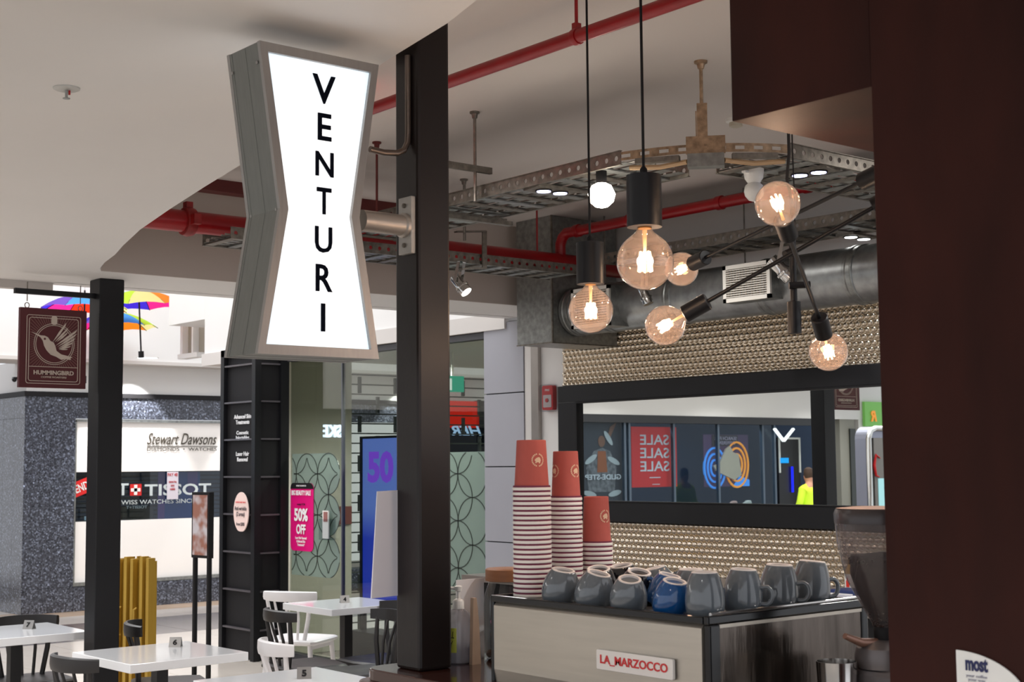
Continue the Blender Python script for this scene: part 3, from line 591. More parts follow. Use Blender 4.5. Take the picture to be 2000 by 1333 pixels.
# round downlight in the storefront soffit
dl = thing('round_downlight', 'round recessed downlight in the soffit over the jeweller', 'downlight', ay(288, 699, 15.95)); q = az(288, 699, 2.86)
obj('disc', B().lathe([(0.11, -0.002), (0.11, -0.006)], (q.x, 16.0 if 0 else q.y, 2.86), 24), emit('downlight_glow', (255, 255, 255), 2.0), dl)
obj('bezel', B().lathe([(0.125, 0), (0.125, -0.003), (0.111, -0.004)], (q.x, q.y, 2.86), 24), white_plastic, dl)
for k, (x_, y_) in enumerate(((7.3, 15.55), (9.2, 15.55), (11.3, 15.55))):  # farthest spot is extra, added to brighten the store behind the grille
    l = bpy.data.lights.new('storefront_spot', 'SPOT'); l.energy = 90; l.spot_size = math.radians(75); l.spot_blend = 0.25; l.shadow_soft_size = 0.04
    o = bpy.data.objects.new('storefront_spot', l); COL.objects.link(o); o.location = (x_, 15.62, 2.84); o.rotation_euler = (math.radians(24), 0, 0)
# ceiling sprinkler and a slot in the low soffit
q = az(130, 172, LC)
spk = thing('ceiling_sprinkler', 'white sprinkler head with red bulb in the low soffit', 'sprinkler', q)
obj('rosette', B().lathe([(0.036, 0), (0.036, -0.003), (0.030, -0.006), (0.014, -0.006)], q, 24), mat('rosette_grey', (190, 190, 186), 0.4), spk)
obj('head', B().tube([q+Vector((0, 0, 0)), q-Z_*0.028], 0.004, 8).lathe([(0.010, -0.028), (0.010, -0.030)], q, 12), galv, spk)
obj('glass_bulb', B().tube([q+Vector((0.008, 0, -0.006)), q+Vector((0.008, 0, -0.018))], 0.003, 6), mat('bulb_red', (190, 20, 20), 0.3), spk)

# ================================================================== TABLES
blk = mat('table_black', (24, 23, 25), 0.45)
def table(cx_, cy_, label, rz=0.0, s=0.6):
    t = thing('cafe_table', label, 'table', (cx_, cy_, 0), rz, None); h = s/2
    obj('tabletop', B().box((-h, -h, 0.708), (h, h, 0.75)), white_gloss, t, local=True, bevel=0.003)
    obj('column', B().box((-0.03, -0.03, 0.02), (0.03, 0.03, 0.708)), blk, t, local=True)
    obj('top_plate', B().box((-0.2, -0.02, 0.695), (0.2, 0.02, 0.708)).box((-0.02, -0.2, 0.695), (0.02, 0.2, 0.708)), blk, t, local=True)
    obj('foot_plate', B().prism(rrect(-0.23, -0.23, 0.23, 0.23, 0.02), (0, 0, 0.0), X_, Y_, 0.02), blk, t, local=True)
    return t
def num(px, py, n_, rz, label):
    q = az(px, py, 0.75); t = thing('table_number', label, 'table number', (q.x, q.y, 0.75), rz, 'steel table number tents')
    b = B(); w_, d_, h_ = 0.03, 0.022, 0.048
    b.prism([(-d_, 0), (-d_+0.003, 0), (0, h_-0.004), (d_-0.003, 0), (d_, 0), (0, h_)], (-w_, 0, 0), Y_, Z_, 0.06)
    obj('tent', b, mat('tent_steel', (150, 148, 146), 0.4, 0.6), t, local=True)
    sl = Vector((0, d_, h_)).normalized()
    text('numeral', n_, black_matt, t, Vector((0, -d_-0.001, 0.0)) + sl*0.012, X_, sl, 0.02, 0.028, 0.002, 0.03, local=True)
T4 = table(5.163, 7.97, 'white square cafe table number 4 by the clinic glass'); T6 = table(3.155, 6.53, 'white square cafe table number 6 right of the post with a chipped corner', 0.03, 0.62)
T7 = table(2.96, 7.93, 'white square cafe table number 7 at the left picture edge', 0.0, 0.62); T5 = table(3.14, 5.27, 'white square cafe table number 5 at the bottom edge', -0.02)
num(343, 1264, '6', math.radians(-42), 'number 6 tent on the table right of the post'); num(57, 1229, '7', math.radians(-52), 'number 7 tent on the far left table')
num(673, 1178, '4', math.radians(-25), 'number 4 tent on the table by the clinic glass'); num(594, 1326, '5', math.radians(-30), 'number 5 tent on the bottom table')
# ================================================================== CHAIRS
def chair(label, colm, x, y, rz, group):
    t = thing('spindle_chair', label, 'chair', (x, y, 0), rz, group); kw = dict(local=True)
    seat = [(-0.21, -0.17), (-0.18, -0.205), (0.18, -0.205), (0.21, -0.17), (0.215, 0.12), (0.20, 0.19), (0.0, 0.22), (-0.20, 0.19), (-0.215, 0.12)]
    bm = bmesh.new(); rows = []
    for f_, z_ in ((0.86, 0.415), (1.0, 0.43), (1.0, 0.445), (0.93, 0.455), (0.5, 0.443), (0.05, 0.438)):
        rows.append([bm.verts.new((p*f_, q*f_, z_)) for p, q in seat])
    B_ = B(); B_.bm = bm; B_.skin(rows); B_.smooth = True
    obj('seat', B_, colm, t, bevel=0, **kw)
    for sx in (-1, 1):
        obj('leg', B().tube([(sx*0.165, 0.15, 0.44), (sx*0.195, 0.19, 0.0)], 0.018, 10, r2=0.012), colm, t, **kw)
        obj('leg', B().tube([(sx*0.155, -0.16, 0.44), (sx*0.20, -0.215, 0.0)], 0.018, 10, r2=0.012), colm, t, **kw)
    for sx in (-1, 1): obj('seat_rail', B().bar((sx*0.16, 0.15, 0.405), (sx*0.155, -0.15, 0.405), 0.02, 0.035), colm, t, **kw)
    # curved top rail
    bm = bmesh.new(); rows = []; n = 14
    for i in range(n+1):
        a = math.radians(-62 + 124*i/n); x_, y_ = 0.222*math.sin(a), -0.075-0.16*math.cos(a); hh = 0.036*(0.75+0.25*math.cos(a*1.3)); nx, ny = math.sin(a), -math.cos(a)
        rows.append([bm.verts.new((x_+nx*p, y_+ny*p, 0.755+q)) for p, q in ((-0.011, -hh), (0.011, -hh), (0.015, -hh*0.4), (0.013, hh*0.8), (0.004, hh), (-0.006, hh))])
    B_ = B(); B_.bm = bm; B_.skin(rows); B_.smooth = True; obj('top_rail', B_, colm, t, **kw)
    for k in range(5):
        a = math.radians(-48+24*k); x_, y_ = 0.220*math.sin(a), -0.077-0.158*math.cos(a)
        r_ = 0.015 if k in (0, 4) else 0.0095
        obj('spindle', B().tube([(x_*0.70, -0.165+0.02*math.cos(a)*0, 0.445), (x_*0.88, y_*0.45-0.165*0.5, 0.6), (x_, y_, 0.735)], [r_, r_*1.05, r_*0.8], 8), colm, t, **kw)
    return t
ch_w, ch_b = mat('white_chair_paint', (236, 234, 236), 0.35), mat('black_chair_paint', (36, 34, 35), 0.42)
GB, GW = 'black spindle chairs at the cafe tables', 'white spindle chairs at the cafe tables'
def chat(px, py, z, rz, off=0.25):      # centre of a chair whose top rail middle is seen at px,py
    q = az(px, py, z); return q.x + math.sin(rz)*-off*-1*-1*0 + (-math.sin(rz))*off, q.y + math.cos(rz)*off
for px, py, rz, c_, lab in (
    (556, 1166, math.radians(-58), ch_w, 'white spindle chair behind the black one, left of table 4'),
    (527, 1203, math.radians(-95), ch_b, 'black spindle chair between the white chair and table 4'),
    (515, 1266, math.radians(-100), ch_w, 'small white spindle chair tucked behind table 5'),
    (775, 1203, math.radians(80), ch_b, 'black spindle chair half behind the sign post, at table 4'),
    (800, 1185, math.radians(95), ch_b, 'black spindle chair behind the sign post, nearer the clinic glass'),
    (118, 1298, math.radians(-84), ch_b, 'black spindle chair in front of table 7, at the bottom left'),
    (246, 1228, math.radians(-115), ch_b, 'black spindle chair showing behind the post beside the brass gate'),
    (38, 1214, math.radians(176), ch_b, 'black spindle chair behind table 7 at the left edge')):
    x, y = chat(px, py, 0.755, rz, 0.235); chair(lab, c_, x, y, rz, GW if c_ is ch_w else GB)
# ================================================================== BRASS FOLDING GATE AND POSTER STAND
brass = mat('yellow_gate_paint', (196, 158, 62), 0.4, 0.25, noise=(3, 0.08, (6, 6, 0.5)))
g0 = P(228, 1100, 9.0); g1 = P(314, 1100, 8.75); d_ = (g1-g0); d_.z = 0; gl = d_.length; d_.normalize(); n_ = Vector((d_.y, -d_.x, 0))
if n_.dot(CAM-g0) < 0: n_ = -n_
gt_ = thing('folding_gate', 'folded mustard yellow concertina gate standing beside the post', 'gate', ((g0.x+g1.x)/2, (g0.y+g1.y)/2, 0))
og = Vector((g0.x, g0.y, 0)) - d_*0.06
i = 0; s_ = -0.0
while s_ < gl+0.05:
    wide = i % 9 in (0, 1, 5); w_ = 0.026 if wide else 0.0075; dep = 0.01+0.04*(i % 9 in (0, 5)); hh = 1.08+random.uniform(-0.02, 0.02)+(0.03 if i % 9 == 5 else 0)
    q = og + d_*s_ + n_*dep
    obj('stile' if wide else 'lattice_slat', B().bar(q+Z_*0.02, q+Z_*hh, w_, 0.05 if wide else 0.03, up=n_), brass, gt_)
    s_ += w_+0.003; i += 1
for k in (0.25, 0.55, 0.9):
    q = og + d_*(gl*k) + n_*0.1; obj('handle', B().tube([q+Z_*0.62, q+n_*0.02+Z_*0.63, q+n_*0.02+Z_*0.78, q+Z_*0.79], 0.006, 6), brass, gt_)
obj('wheel_rail', B().bar(og+Z_*0.02+n_*0.04, og+d_*(gl+0.03)+Z_*0.02+n_*0.04, 0.09, 0.03), brass, gt_)
ps = thing('poster_stand', 'black twin pole poster stand with beauty picture between gate and black column', 'poster stand', (P(396, 1100, 10).x, P(396, 1100, 10).y, 0))
c0 = P(396, 1000, 10.0); u_ = Vector((0.35, -0.937, 0)).normalized(); u_ = (u_*0.55 + rt*0.5); u_.z = 0; 
u_ = Vector((0.93, -0.36, 0)).normalized()
u_ = Vector((0.12, -0.993, 0)); nn = u_.cross(Z_)
zt1, zb1 = P(396, 962, 10).z, P(396, 1090, 10).z
for s in (-0.085, 0.085):
    q = Vector((c0.x, c0.y, 0)) + u_*s; obj('pole', B().tube([q+Z_*0.01, q+Z_*(zt1)], 0.018, 12), black_steel, ps)
q = Vector((c0.x, c0.y, 0)); hw2 = 0.105
pf = obj('poster_frame', B().bar(q-u_*hw2+Z_*(zb1+zt1)/2, q+u_*hw2+Z_*(zb1+zt1)/2, 0.04, zt1-zb1), black_matt, ps)
ph = bpy.data.materials.new('beauty_photo_print'); ph.use_nodes = True; nt = ph.node_tree; pb = nt.nodes['Principled BSDF']; no = nt.nodes.new('ShaderNodeTexNoise'); no.inputs['Scale'].default_value = 9; tc = nt.nodes.new('ShaderNodeTexCoord'); cr = nt.nodes.new('ShaderNodeValToRGB')
e = cr.color_ramp.elements; e[0].position = 0.4; e[0].color = (*lin((.62, .42, .36)), 1); e[1].position = 0.6; e[1].color = (*lin((.80, .78, .80)), 1); nt.links.new(tc.outputs['Object'], no.inputs[0]); nt.links.new(no.outputs['Fac'], cr.inputs[0]); nt.links.new(cr.outputs[0], pb.inputs['Base Color'])
for sg_ in (1, -1):
    o_ = q + nn*(0.0215*sg_); obj('poster', B().prism([(-0.088, zb1+0.02), (0.088, zb1+0.02), (0.088, zt1-0.02), (-0.088, zt1-0.02)], o_, u_*sg_, Z_, 0.002), ph, ps)
obj('base_plate', B().box((c0.x-0.2, c0.y-0.2, 0), (c0.x+0.2, c0.y+0.2, 0.012)), black_matt, ps)
# ================================================================== PRESSED METAL WALL AND MIRROR
pressed = mat('pressed_metal', (226, 214, 196), 0.13, 0.98)
pw = struct('wall_cladding', B().box((WX-0.004, 3.3, 0.9), (WX, 7.17, 2.75)), pressed)
verts, faces = [], []; pt = 0.0415; row = 0; zz = 0.97
def boss(y, z, r=0.0203):
    b0 = len(verts); n = 8
    for rr, hh in ((r, 0.0), (r*0.88, 0.009), (r*0.5, 0.0175)):
        for i in range(n): a = 2*math.pi*i/n; verts.append((-hh, rr*math.cos(a), rr*math.sin(a)))
    for k in range(b0, len(verts)): verts[k] = (verts[k][0], verts[k][1]+y, verts[k][2]+z)
    verts.append((-0.0200, y, z))
    for k in range(2):
        for i in range(n): faces.append((b0+k*n+i, b0+k*n+(i+1) % n, b0+(k+1)*n+(i+1) % n, b0+(k+1)*n+i))
    for i in range(n): faces.append((b0+2*n+i, b0+2*n+(i+1) % n, b0+3*n))
while zz < 2.55:
    y = 3.6 + (pt/2 if row % 2 else 0)
    while y < 7.15:
        if not (1.30 < zz < 2.14): boss(y, zz)
        y += pt
    zz += 0.0365; row += 1
me = bpy.data.meshes.new('embossed_domes'); me.from_pydata(verts, [], faces); me.materials.append(pressed); me.shade_smooth()
o = bpy.data.objects.new('embossed_domes', me); COL.objects.link(o); o.parent = pw; o.location = Vector((WX-0.004, 0, 0))-pw.location; o['kind'] = 'stuff'
mi = thing('wall_mirror', 'long black framed mirror on the pressed metal wall reflecting the shops opposite', 'mirror', (WX-0.03, 5.3, 1.27))
mf = black_steel
obj('mirror_frame', B().box((WX-0.05, 3.4, 2.055), (WX, 7.175, 2.165)).box((WX-0.05, 3.4, 1.275), (WX, 7.175, 1.40)).box((WX-0.05, 7.0, 1.40), (WX, 7.175, 2.055)), mf, mi, bevel=0.002)
obj('inner_bead', B().box((WX-0.055, 3.4, 2.045), (WX-0.02, 7.0, 2.055)).box((WX-0.055, 3.4, 1.400), (WX-0.02, 7.0, 1.407)).box((WX-0.055, 6.985, 1.407), (WX-0.02, 7.0, 2.045)), black_matt, mi)
obj('mirror_glass', B().box((WX-0.024, 3.4, 1.39), (WX-0.02, 7.0, 2.06)), mat('mirror_silver', (240, 244, 242), 0.0, 1.0), mi)
# alarm call point
q = ax(1077, 805, WX); q1 = ax(1077, 752, WX)
cp = thing('fire_call_point', 'red fire alarm call point under a clear cover beside the mirror', 'alarm', (WX-0.03, q.y, q.z)); hh = q1.z-q.z
obj('housing', B().prism(rrect(-0.055, 0.012, 0.055, hh-0.006, 0.015), (WX-0.0, q.y, q.z), -Y_, Z_, 0.035), mat('alarm_red', (196, 28, 34), 0.35), cp)
obj('white_plate', B().prism(rrect(-0.042, 0.03, 0.042, hh*0.62, 0.006), (WX-0.035, q.y, q.z), -Y_, Z_, 0.003), mat('plate_grey', (196, 180, 178), 0.4), cp)
obj('button', B().lathe([(0.014, 0), (0.014, 0.006), (0.008, 0.008)], (WX-0.038, q.y, q.z+hh*0.42), 16, axis=(-1, 0, 0)), mat('alarm_red', (196, 28, 34)), cp)
text('lettering', 'FIRE', white_plastic, cp, (WX-0.036, q.y, q.z+hh*0.76), -Y_, Z_, 0.045, 0.014, 0.001, 0.01)
obj('clear_cover', B().prism(rrect(-0.066, 0.0, 0.066, hh, 0.02), (WX-0.0, q.y, q.z), -Y_, Z_, 0.055), glass('clear_plastic', (235, 238, 240), 1.0), cp)
# ================================================================== DUCT
dux = 6.0; dz_ = 2.60; dr = 0.15
rs_ = thing('duct_riser', 'boxy galvanised duct riser dropping from the ceiling at the corner', 'duct', (6.08, 6.8, 2.40))
obj('box', B().box((5.80, 6.62, 2.40), (6.36, 6.96, HC)), galv, rs_, bevel=0.003)
obj('seam', B().box((5.795, 6.615, 2.395), (6.36, 6.625, 2.40)).box((5.796, 6.612, 2.40), (5.806, 6.622, HC)).box((5.795, 6.62, 2.396), (5.80, 6.96, 2.404)), galv_dark, rs_)
du = thing('round_duct', 'large round galvanised air duct running above the pressed metal wall', 'duct', (dux, 4.9, 2.45))
obj('pipe', B().lathe([(dr, 0), (dr, 3.4)], (dux, 6.615, dz_), 40, axis=(0, -1, 0)), mat('duct_steel', (158, 160, 160), 0.36, 0.85, noise=(16, 0.2)), du)
for y in (6.60, 6.30, 5.72, 5.05, 4.45, 3.9): obj('joint_collar', B().lathe([(dr, 0), (dr+0.006, 0.004), (dr+0.006, 0.02), (dr+0.002, 0.025), (dr+0.002, 0.05), (dr+0.006, 0.055), (dr+0.006, 0.062), (dr, 0.066)], (dux, y, dz_), 40, axis=(0, -1, 0)), galv, du)
for y in (6.45, 5.3, 4.2): obj('hanger_rod', B().tube([(dux+.1, y, dz_+dr-0.05), (dux+.1, y, HC)], 0.005, 6), galv_dark, du)
vm = mat('vent_white', (226, 222, 214), 0.4); dkv = mat('vent_dark', (62, 54, 44), 0.7)
def vent(px0, px1, name, lab):
    X0 = 5.78; ya, yb = ax(px0, 560, X0).y, ax(px1, 560, X0).y; zt, zb = ax(px0, 521, X0).z, ax(px0, 593, X0).z
    if px0 < 1200: zt, zb = ax(1150, 562, X0).z, ax(1150, 640, X0).z
    t = thing(name, lab, 'vent', (X0, (ya+yb)/2, zb))
    obj('neck', B().box((X0+0.01, yb, zb+0.0), (dux-0.02, ya, zt)), galv, t)
    fr_ = 0.022
    obj('frame', B().box((X0-0.005, yb, zb), (X0+0.012, ya, zb+fr_)).box((X0-0.005, yb, zt-fr_), (X0+0.012, ya, zt)).box((X0-0.005, yb, zb), (X0+0.012, yb+fr_, zt)).box((X0-0.005, ya-fr_, zb), (X0+0.012, ya, zt)), vm, t)
    obj('backing', B().box((X0+0.012, yb+0.01, zb+0.01), (X0+0.018, ya-0.01, zt-0.01)), dkv, t)
    n = 13
    for k in range(n): z_ = zb+fr_+(zt-zb-2*fr_)*(k+0.5)/n; obj('blade', B().box((X0-0.004, yb+fr_, z_-0.0022), (X0+0.008, ya-fr_, z_+0.0022)), vm, t)
    for k in range(14): y_ = yb+fr_+(ya-yb-2*fr_)*(k+0.5)/14; obj('rear_blade', B().box((X0+0.004, y_-0.003, zb+fr_), (X0+0.014, y_+0.003, zt-fr_)), mat('vent_rear', (150, 138, 120), 0.6), t)
vent(1413, 1505, 'duct_vent', 'white louvred vent grille on the front of the round duct')
vent(1116, 1190, 'duct_vent', 'white louvred vent grille at the left end of the duct, behind the left pendant')
# ================================================================== RED PIPES
def rod(name, lab, x, y, z0, z1, r=0.006, m=None):
    t = thing(name, lab, 'rod', (x, y, z0)); obj('threaded_rod', B().tube([(x, y, z0), (x, y, z1)], r, 8), m or galv_dark, t)
    obj('ceiling_foot', B().lathe([(0.011, -0.03), (0.014, -0.01), (0.022, -0.008), (0.022, 0)], (x, y, z1), 14), m or galv_dark, t); return t
m1 = thing('sprinkler_main', 'thick red sprinkler main running along under the high ceiling', 'pipe', (4.6, 6.52, 2.83))
obj('pipe', B().tube([(2.2, 6.52, 2.885), (6.3, 6.52, 2.885)], 0.056, 28), red_paint, m1)
q = ay(367, 432, 6.52); cpl = mat('coupling_red', (140, 22, 22), 0.45, noise=(20, 0.3))
obj('coupling', B().lathe([(0.061, -0.03), (0.070, -0.026), (0.076, 0), (0.070, 0.026), (0.061, 0.03)], (q.x, 6.52, 2.885), 24, axis=(1, 0, 0)), cpl, m1)
obj('coupling_lug', B().box((q.x-0.02, 6.41, 2.86), (q.x+0.02, 6.47, 2.91)), cpl, m1); obj('coupling_lug', B().box((q.x-0.018, 6.50, 2.955), (q.x+0.018, 6.54, 2.985)), cpl, m1)
for x in (2.7, 4.3, 5.6): obj('hanger', B().tube([(x, 6.52, 2.93), (x, 6.52, HC)], 0.006, 6), red_paint, m1)
m2_ = thing('branch_pipe', 'slim red pipe running overhead from top centre behind the sign post', 'pipe', (3.09, 4.5, 3.02))
obj('pipe', B().tube([(3.09, 1.0, 3.05), (3.09, 7.08, 3.05)], 0.0235, 20), red_paint, m2_)
q = ax(1126, 60, 3.09); b = B().lathe([(0.027, -0.012), (0.029, 0), (0.027, 0.012)], (3.09, q.y, 3.05), 20, axis=(0, 1, 0)); b.box((3.078, q.y-0.01, 3.07), (3.102, q.y+0.01, 3.095)); obj('clamp', b, red_paint, m2_)
obj('hanger', B().tube([(3.09, q.y, 3.08), (3.09, q.y, HC)], 0.006, 8).lathe([(0.012, -0.02), (0.02, 0)], (3.09, q.y, HC), 10), red_paint, m2_)
obj('hanger', B().tube([(3.09, 5.6, 3.07), (3.09, 5.6, HC)], 0.006, 8), red_paint, m2_)
m3 = thing('branch_pipe', 'red pipe with an elbow dropping into the main, above the duct', 'pipe', (5.79, 5.2, 3.0))
y0 = 6.52
obj('pipe', B().tube([(5.79, y0, 2.93), (5.79, y0, 3.0), (5.79, y0-0.02, 3.04), (5.79, y0-0.06, 3.065), (5.79, 3.4, 3.065)], 0.033, 18), red_paint, m3)
for y in (6.36, 5.9, 5.2, 4.6): obj('collar', B().lathe([(0.034, -0.02), (0.039, -0.018), (0.039, 0.018), (0.034, 0.02)], (5.79, y, 3.065), 18, axis=(0, 1, 0)), red_paint, m3)
obj('hanger', B().tube([(5.79, 5.9, 3.09), (5.79, 5.9, HC)], 0.006, 8), red_paint, m3)
bmz = struct('beam', B().box((2.9, 6.86, 3.135), (5.3, 6.95, 3.2)), dark_red); bmz['kind'] = 'structure'; bmz.name = 'trim_8'
# ================================================================== CABLE TRAYS
def tray(name, lab, a, c, wdir, w_, z0=2.82, holes=True, rh=0.055, mm=galv_dark, rungs=0.13):
    """perforated tray from a to c (xy), widening towards wdir"""
    a, c = Vector((*a, 0)), Vector((*c, 0)); wd = Vector((*wdir, 0)); d = (c-a).normalized(); L_ = (c-a).length
    t = thing(name, lab, 'cable tray', ((a+c)/2 + wd*w_/2)[:2] + (z0,))
    # near rail: web with round holes punched through (built from plate segments between holes)
    b = B(); n = int(L_/0.055); st = L_/n
    for off in (0.0, w_):
        bb = B(); o_ = a + wd*off; hr = 0.011
        for i in range(n):
            s0 = i*st; m_ = s0+st/2
            ring = [(m_+hr*math.cos(t_), rh/2+hr*math.sin(t_)) for t_ in [math.radians(-135+45*k) for k in range(8)]]
            sq = [(s0, 0), (m_, 0), (s0+st, 0), (s0+st, rh/2), (s0+st, rh), (m_, rh), (s0, rh), (s0, rh/2)]
            for side in (0.0,):
                vi = [bb.bm.verts.new(o_+d*p+Z_*(z0+q)+wd*side) for p, q in ring]; vo_ = [bb.bm.verts.new(o_+d*p+Z_*(z0+q)+wd*side) for p, q in sq]
                for k in range(8): bb.bm.faces.new((vo_[k], vo_[(k+1) % 8], vi[(k+1) % 8], vi[k]))
        bmesh.ops.remove_doubles(bb.bm, verts=bb.bm.verts, dist=1e-4)
        ro = obj('side_rail', bb, mm, t); md = ro.modifiers.new('thickness', 'SOLIDIFY'); md.thickness = 0.003; md.offset = 0
        obj('lip', B().bar(o_+Z_*(z0+rh), o_+d*L_+Z_*(z0+rh), 0.012, 0.003).bar(o_+Z_*z0, o_+d*L_+Z_*z0, 0.014, 0.003), mm, t)
    # bottom: rungs across with slotted strips
    k = 0; s0 = 0.03
    while s0 < L_:
        p = a + d*s0 + Z_*(z0+0.004); obj('rung', B().bar(p, p+wd*w_, 0.045, 0.006), galv if k % 2 else mm, t)
        s0 += rungs; k += 1
    b = B(); m = 5
    for i in range(m):
        o_ = a + wd*(w_*(i+0.5)/m) + Z_*(z0+0.011); b.bar(o_, o_+d*L_, w_/m*0.6, 0.002)
    obj('bottom_strip', b, galv, t)
    b = B(); rr = random.Random(L_)
    for i in range(5):
        o_ = a+wd*(w_*(0.2+0.15*i))+Z_*(z0+0.02); b.tube([o_+d*(L_*k/8)+wd*rr.uniform(-.02, .02)+Z_*rr.uniform(0, .008) for k in range(9)], 0.0045, 6)
    obj('cables', b, mat('cable_sheath', (150, 145, 140), 0.5), t, kind='stuff')
    return t
tray('cable_tray', 'zinc cable tray rising from behind the sign post to the pendants', (3.85, 6.08), (3.85, 3.97), (1, 0), 0.385)
tray('cable_tray', 'far zinc cable tray crossing in front of the thick red main', (3.3, 6.12), (5.60, 6.12), (0, 1), 0.29, z0=2.752)
tray('cable_tray', 'zinc cable tray running over the round duct beside the mirror wall', (5.70, 6.08), (5.70, 3.4), (1, 0), 0.34)
tray('cable_tray', 'zinc cable tray with twin downlights at the right, beside the dark column', (4.28, 3.48), (5.66, 3.48), (0, 1), 0.38)
# curved strap joining two trays
cs = thing('curved_strap', 'curved slotted zinc strap linking the two nearest cable trays', 'strap', (4.0, 3.65, 2.83))
pa, pb_, pm_ = Vector((3.85, 3.97, 0)), Vector((4.28, 3.48, 0)), Vector((3.955, 3.60, 0)); n = 18
pts = [pa*(1-t)**2 + pm_*2*t*(1-t) + pb_*t*t for t in [i/n for i in range(n+1)]]
for i, (p, q) in enumerate(zip(pts, pts[1:])):
    if i % 2: b = B().bar(p+Z_*2.852, q+Z_*2.852, 0.003, 0.034)
    else: b = B().bar(p+Z_*2.864, q+Z_*2.864, 0.003, 0.010).bar(p+Z_*2.840, q+Z_*2.840, 0.003, 0.010)
    obj('slotted_strip', b, strap_zinc, cs)
br = thing('tray_bracket', 'rusty zinc hanger bracket on a threaded rod above the curved strap', 'bracket', (4.02, 3.64, 2.78))
q = Vector((4.0, 3.66, 0)); dd = (pb_-pa).normalized(); nn_ = Vector((dd.y, -dd.x, 0))
rodp = P(1380, 300, 5.27); rx_, ry_ = 4.015, 3.69
obj('plate', B().bar(q-dd*0.075+Z_*2.865+nn_*-0.01, q+dd*0.075+Z_*2.865+nn_*-0.01, 0.004, 0.07), strap_zinc, br)
obj('channel', B().bar((rx_-0.012, ry_-0.012, 2.78), (rx_-0.012, ry_-0.012, 3.03), 0.004, 0.04, up=dd).bar((rx_-0.02, ry_+0.012, 2.78), (rx_-0.02, ry_+0.012, 3.0), 0.02, 0.004, up=dd), strap_zinc, br)
obj('foot', B().bar(q-dd*0.07+Z_*2.80, q+dd*0.07+Z_*2.80, 0.06, 0.05).bar(q-dd*0.045+Z_*2.782, q+dd*0.0+Z_*2.782, 0.03, 0.012), galv, br)
obj('threaded_rod', B().tube([(rx_, ry_, 3.0), (rx_, ry_, HC)], 0.007, 8).lathe([(0.012, -0.03), (0.016, -0.012), (0.026, -0.008), (0.026, 0)], (rx_, ry_, HC), 14), strap_zinc, br)
for k, s in enumerate((-1, 1)):
    a_ = q+dd*(0.1*s); obj('strut', B().bar(a_+Z_*2.815, a_+dd*(0.17*s)+Z_*2.815+nn_*-0.03, 0.03, 0.02), galv_dark, br)
    obj('cable', B().tube([q+dd*(0.07*s)+Z_*2.80, q+dd*(0.18*s)+Z_*2.80+nn_*-0.08, q+dd*(0.3*s)+Z_*2.815+nn_*-0.14], 0.010, 8), mat('tan_cable', (200, 165, 125), 0.5), br)
# rods, struts and a C bracket
t = rod('hanger_rod', 'threaded rod carrying the strut right of the sign post', 3.81, 4.85, 2.80, HC, 0.007)
obj('strut', B().bar((3.62, 4.85, 2.945), (3.90, 4.85, 2.945), 0.02, 0.028), galv_dark, t)
q = az(906, 350, HC); t = rod('hanger_rod', 'short threaded rod behind the strut, left of the C bracket', q.x, q.y, 2.86, HC, 0.006)
st_ = thing('support_strut', 'dark channel strut under the upper cable tray', 'strut', (4.0, 5.15, 2.78)); obj('channel', B().bar((3.62, 5.15, 2.785), (4.26, 5.15, 2.785), 0.03, 0.02).bar((3.62, 5.18, 2.80), (4.26, 5.18, 2.80), 0.003, 0.03), galv_dark, st_)
cb = thing('c_bracket', 'grey C shaped flat bar bracket holding the far cable tray', 'bracket', ay(948, 520, 6.10)); A1, A2, A3, A4 = ay(890, 453, 6.10), ay(946, 452, 6.10), ay(946, 524, 6.10), ay(900, 526, 6.10)
obj('flat_bar', B().bar(A1, A2, 0.03, 0.008).bar(A2-Z_*-0.004, A3-Z_*0.004, 0.008, 0.03, up=(1, 0, 0)).bar(A3, A4, 0.03, 0.008), galv_dark, cb)
b = B().tube([(ay(908, 470, 6.10)), (ay(908, 440, 6.10).x, 6.10, HC)], 0.006, 8); obj('rod', b, galv_dark, cb)
q = az(735, 345, HC-0.0); q = ay(736, 362, 5.6); t = rod('hanger_rod', 'thin red threaded rod left of the sign post', q.x, 5.6, 2.86, HC, 0.006, dark_red)
# twin downlights
glow_b, glow_w = emit('cool_downlight_glow', (205, 205, 255), 7.0), emit('neutral_downlight_glow', (255, 255, 250), 7.0)
def twin(pxs, lab, gm_, rx=0.030, z0=2.81):
    c = [az(px, py, z0) for px, py in pxs]; m_ = sum(c, Vector())/len(c); t = thing('twin_downlight', lab, 'downlight', m_)
    d = (c[-1]-c[0]) if len(c) > 1 else X_; d.z = 0; d.normalize(); n_ = Vector((-d.y, d.x, 0))
    obj('housing', B().bar(m_-d*0.11+Z_*0.006, m_+d*0.11+Z_*0.006, 0.11, 0.012), galv_dark, t)
    for q in c:
        obj('lamp_face', B().lathe([(rx, -0.003), (rx, -0.007)], q, 20), gm_, t); obj('lamp_ring', B().lathe([(rx+0.006, 0), (rx+0.006, -0.006), (rx, -0.004)], q, 20), black_matt, t)
        l = bpy.data.lights.new('downlight_lamp', 'SPOT'); l.energy = 25; l.spot_size = math.radians(80); l.spot_blend = 0.5; l.shadow_soft_size = 0.03; l.color = (0.93, 0.93, 1)
        o = bpy.data.objects.new('downlight_lamp', l); COL.objects.link(o); o.location = q - Z_*0.012
twin([(1062, 372), (1094, 376)], 'pair of cool blue downlights in the tray left of the tall pendants', glow_b)
twin([(1562, 341), (1599, 335)], 'pair of cool blue downlights in the tray above the globe chandelier', glow_b)
twin([(1662, 462), (1687, 466)], 'pair of white downlights in the tray over the duct', glow_w, 0.032)
twin([(1022, 530)], 'single white downlight in the far tray', glow_w)
